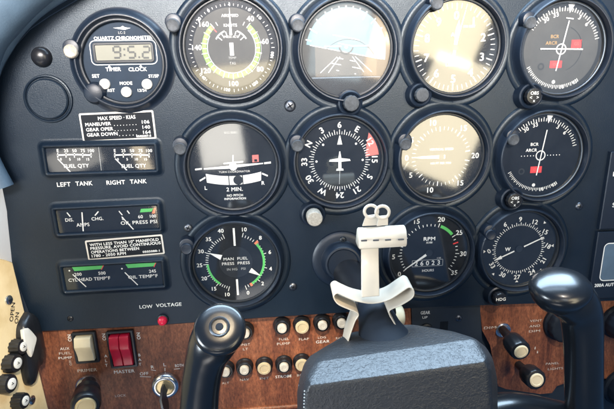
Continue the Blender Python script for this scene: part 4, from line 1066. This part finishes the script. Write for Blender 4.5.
for x, y, lab in ((8.5, 300, 'silver screw near the top of the cream sidewall'), (31.5, 400, 'silver screw at the bottom of the cream sidewall')):
    p = sp_px(x, y); mb = MB('chrome'); mb.lathe([(5, 0), (4.7, 1.2), (3, 2.2), (0, 2.4)], 'chrome', seg=28); mb.line(-3, 0, 3, 0, .8, 2.5, 'dial_black')
    q = mb.build('side_screw'); q.matrix_world = Matrix.Translation(p*S) @ frame_at(Vector((0, 0, 0))); tag(q, lab, 'screw', 'screws on the cream sidewall')
# white door trim above it, daylight put in as material emission
dt = MB('door_white_glow')
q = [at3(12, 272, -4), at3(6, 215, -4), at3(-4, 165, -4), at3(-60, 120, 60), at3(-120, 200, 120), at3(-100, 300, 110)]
fv = [dt.bm.verts.new(v*S) for v in q]; dt.face(fv, 'door_white_glow'); dt.recalc = True
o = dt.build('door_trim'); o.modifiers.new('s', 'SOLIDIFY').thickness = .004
tag(o, 'white door trim with added daylight glow left of the panel above the cream sidewall', 'door trim')

# ------------------------------------------------------------------ light
wd = bpy.data.worlds.new('World'); scene.world = wd; wd.use_nodes = True
bg = wd.node_tree.nodes['Background']; bg.inputs[0].default_value = (0.18, 0.46, 1.0, 1); bg.inputs[1].default_value = 0.25
def area(name, loc, target, sx, sy, power, col, spread=180):
    l = bpy.data.lights.new(name, 'AREA'); l.shape = 'RECTANGLE'; l.size = sx; l.size_y = sy; l.energy = power; l.color = col; l.spread = R_(spread)
    o = bpy.data.objects.new(name, l); COL.objects.link(o); o.location = loc
    o.rotation_euler = (Vector(target)-Vector(loc)).to_track_quat('-Z', 'Z').to_euler()
    return o
def mirror_lamp(name, x0, y0, x1, y1, L, rad, col):
    """added lamp rectangle behind the pilot, placed so the dial glass mirrors it; L mm in front of the panel glass"""
    gd = 3.6
    def pt(x, y):
        v = CR*((x-W0/2)/F_PX)+CU*((H0/2-y)/F_PX)+CF; t_ = (DIST-gd+L)/v.y; return Vector((v.x*t_, -(gd+L), v.z*t_))
    A_, B_, C_ = pt(x0, y0), pt(x1, y0), pt(x0, y1)
    c = pt((x0+x1)/2, (y0+y1)/2)*S; sx = (B_-A_).length*S; sy = (C_-A_).length*S
    a_ = R_(62); q = at3((x0+x1)/2, (y0+y1)/2, gd)*S
    o = area(name, c, q, sx, sy, rad*math.pi*sx*sy*(1-a_/math.tan(a_)), col, 124)
    return o
mirror_lamp('glass_glare_lamp', 396, -30, 488, 60, 900, 10.5, (1.0, .86, .57))  # unseen lamp rectangles added for the glare in the dial glass
mirror_lamp('glass_glare_lamp', 412, 60, 483, 180, 900, 9.2, (1.0, .87, .60))
mirror_lamp('glass_glare_lamp', 199, 118, 243, 166, 900, 7.0, (1.0, .95, .85))
mirror_lamp('glass_glare_lamp', 150, 66, 300, 96, 900, 4.6, (1.0, .84, .52))
mirror_lamp('glass_glare_lamp', 180, -30, 282, 64, 900, .6, (1.0, .96, .95))
mirror_lamp('glass_glare_lamp', 372, -10, 396, 80, 900, 6.5, (1.0, .74, .46))
mirror_lamp('glass_glare_lamp', 312, -10, 368, 80, 900, 2.4, (.74, .93, 1.0))
mirror_lamp('glass_glare_lamp', 505, -10, 612, 100, 900, .9, (.85, .93, 1.0))
area('panel_sheen_lamp', (-.24, -1.10, .47), (-.20, 0, .33), 1.3, .36, 18.0, (1.0, .93, .87), 44)  # added lamp behind the camera, gives the panel top its grey sheen
area('lap_lamp', (-.20, -.75, -.74), at3(216, 345, 165)*S, .6, .22, .16, (1.0, .96, .90), 50)
mirror_lamp('glass_glare_lamp', 50, 146, 100, 172, 900, 2.4, (1.0, .93, .80))  # more added glare, for the left gauge windows
mirror_lamp('glass_glare_lamp', 146, 140, 158, 230, 900, 6.0, (1.0, .82, .55))
area('overhead_lamp', (.05, -.26, .62), (.05, -.02, -.05), 0.8, .12, 2.8, (.62, .80, 1.0))
area('windshield_lamp', (.15, .06, .58), (.08, -.18, -.22), 1.1, .34, 34, (.58, .79, 1.0))
area('grip_highlight_lamp', (-.52, -.52, -.10), at3(214, 340, 165)*S, .24, .22, .55, (.85, .94, 1.0), 46)  # unseen lamp added close by to highlight the left grip
def spot(name, loc, target, power, col, deg, blend=.5, rad=.02):
    l = bpy.data.lights.new(name, 'SPOT'); l.energy = power; l.color = col; l.spot_size = R_(deg); l.spot_blend = blend; l.shadow_soft_size = rad
    o = bpy.data.objects.new(name, l); COL.objects.link(o); o.location = loc
    o.rotation_euler = (Vector(target)-Vector(loc)).to_track_quat('-Z', 'Y').to_euler(); return o
spot('sidewall_spot', (-.02, -.50, .12), at3(-24, 325, 40)*S, 20, (1.0, .90, .72), 18, .3)  # spot added beside the camera for the sunlit look of the sidewall
spot('wood_spot', (.22, -.48, .22), at3(525, 350, 0)*S, 13, (1.0, .88, .74), 20, 1.0)  # fill spot added to brighten the right-hand wood
spot('wood_spot', (-.02, -.46, .30), at3(282, 356, 0)*S, 40, (1.0, .80, .54), 17, 1.0)  # warm spot added for the bright patch on the middle wood
scene.view_settings.view_transform = 'Standard'; scene.view_settings.look = 'None'; scene.view_settings.exposure = 0
scene.render.engine = 'CYCLES'
scene.cycles.use_denoising = True
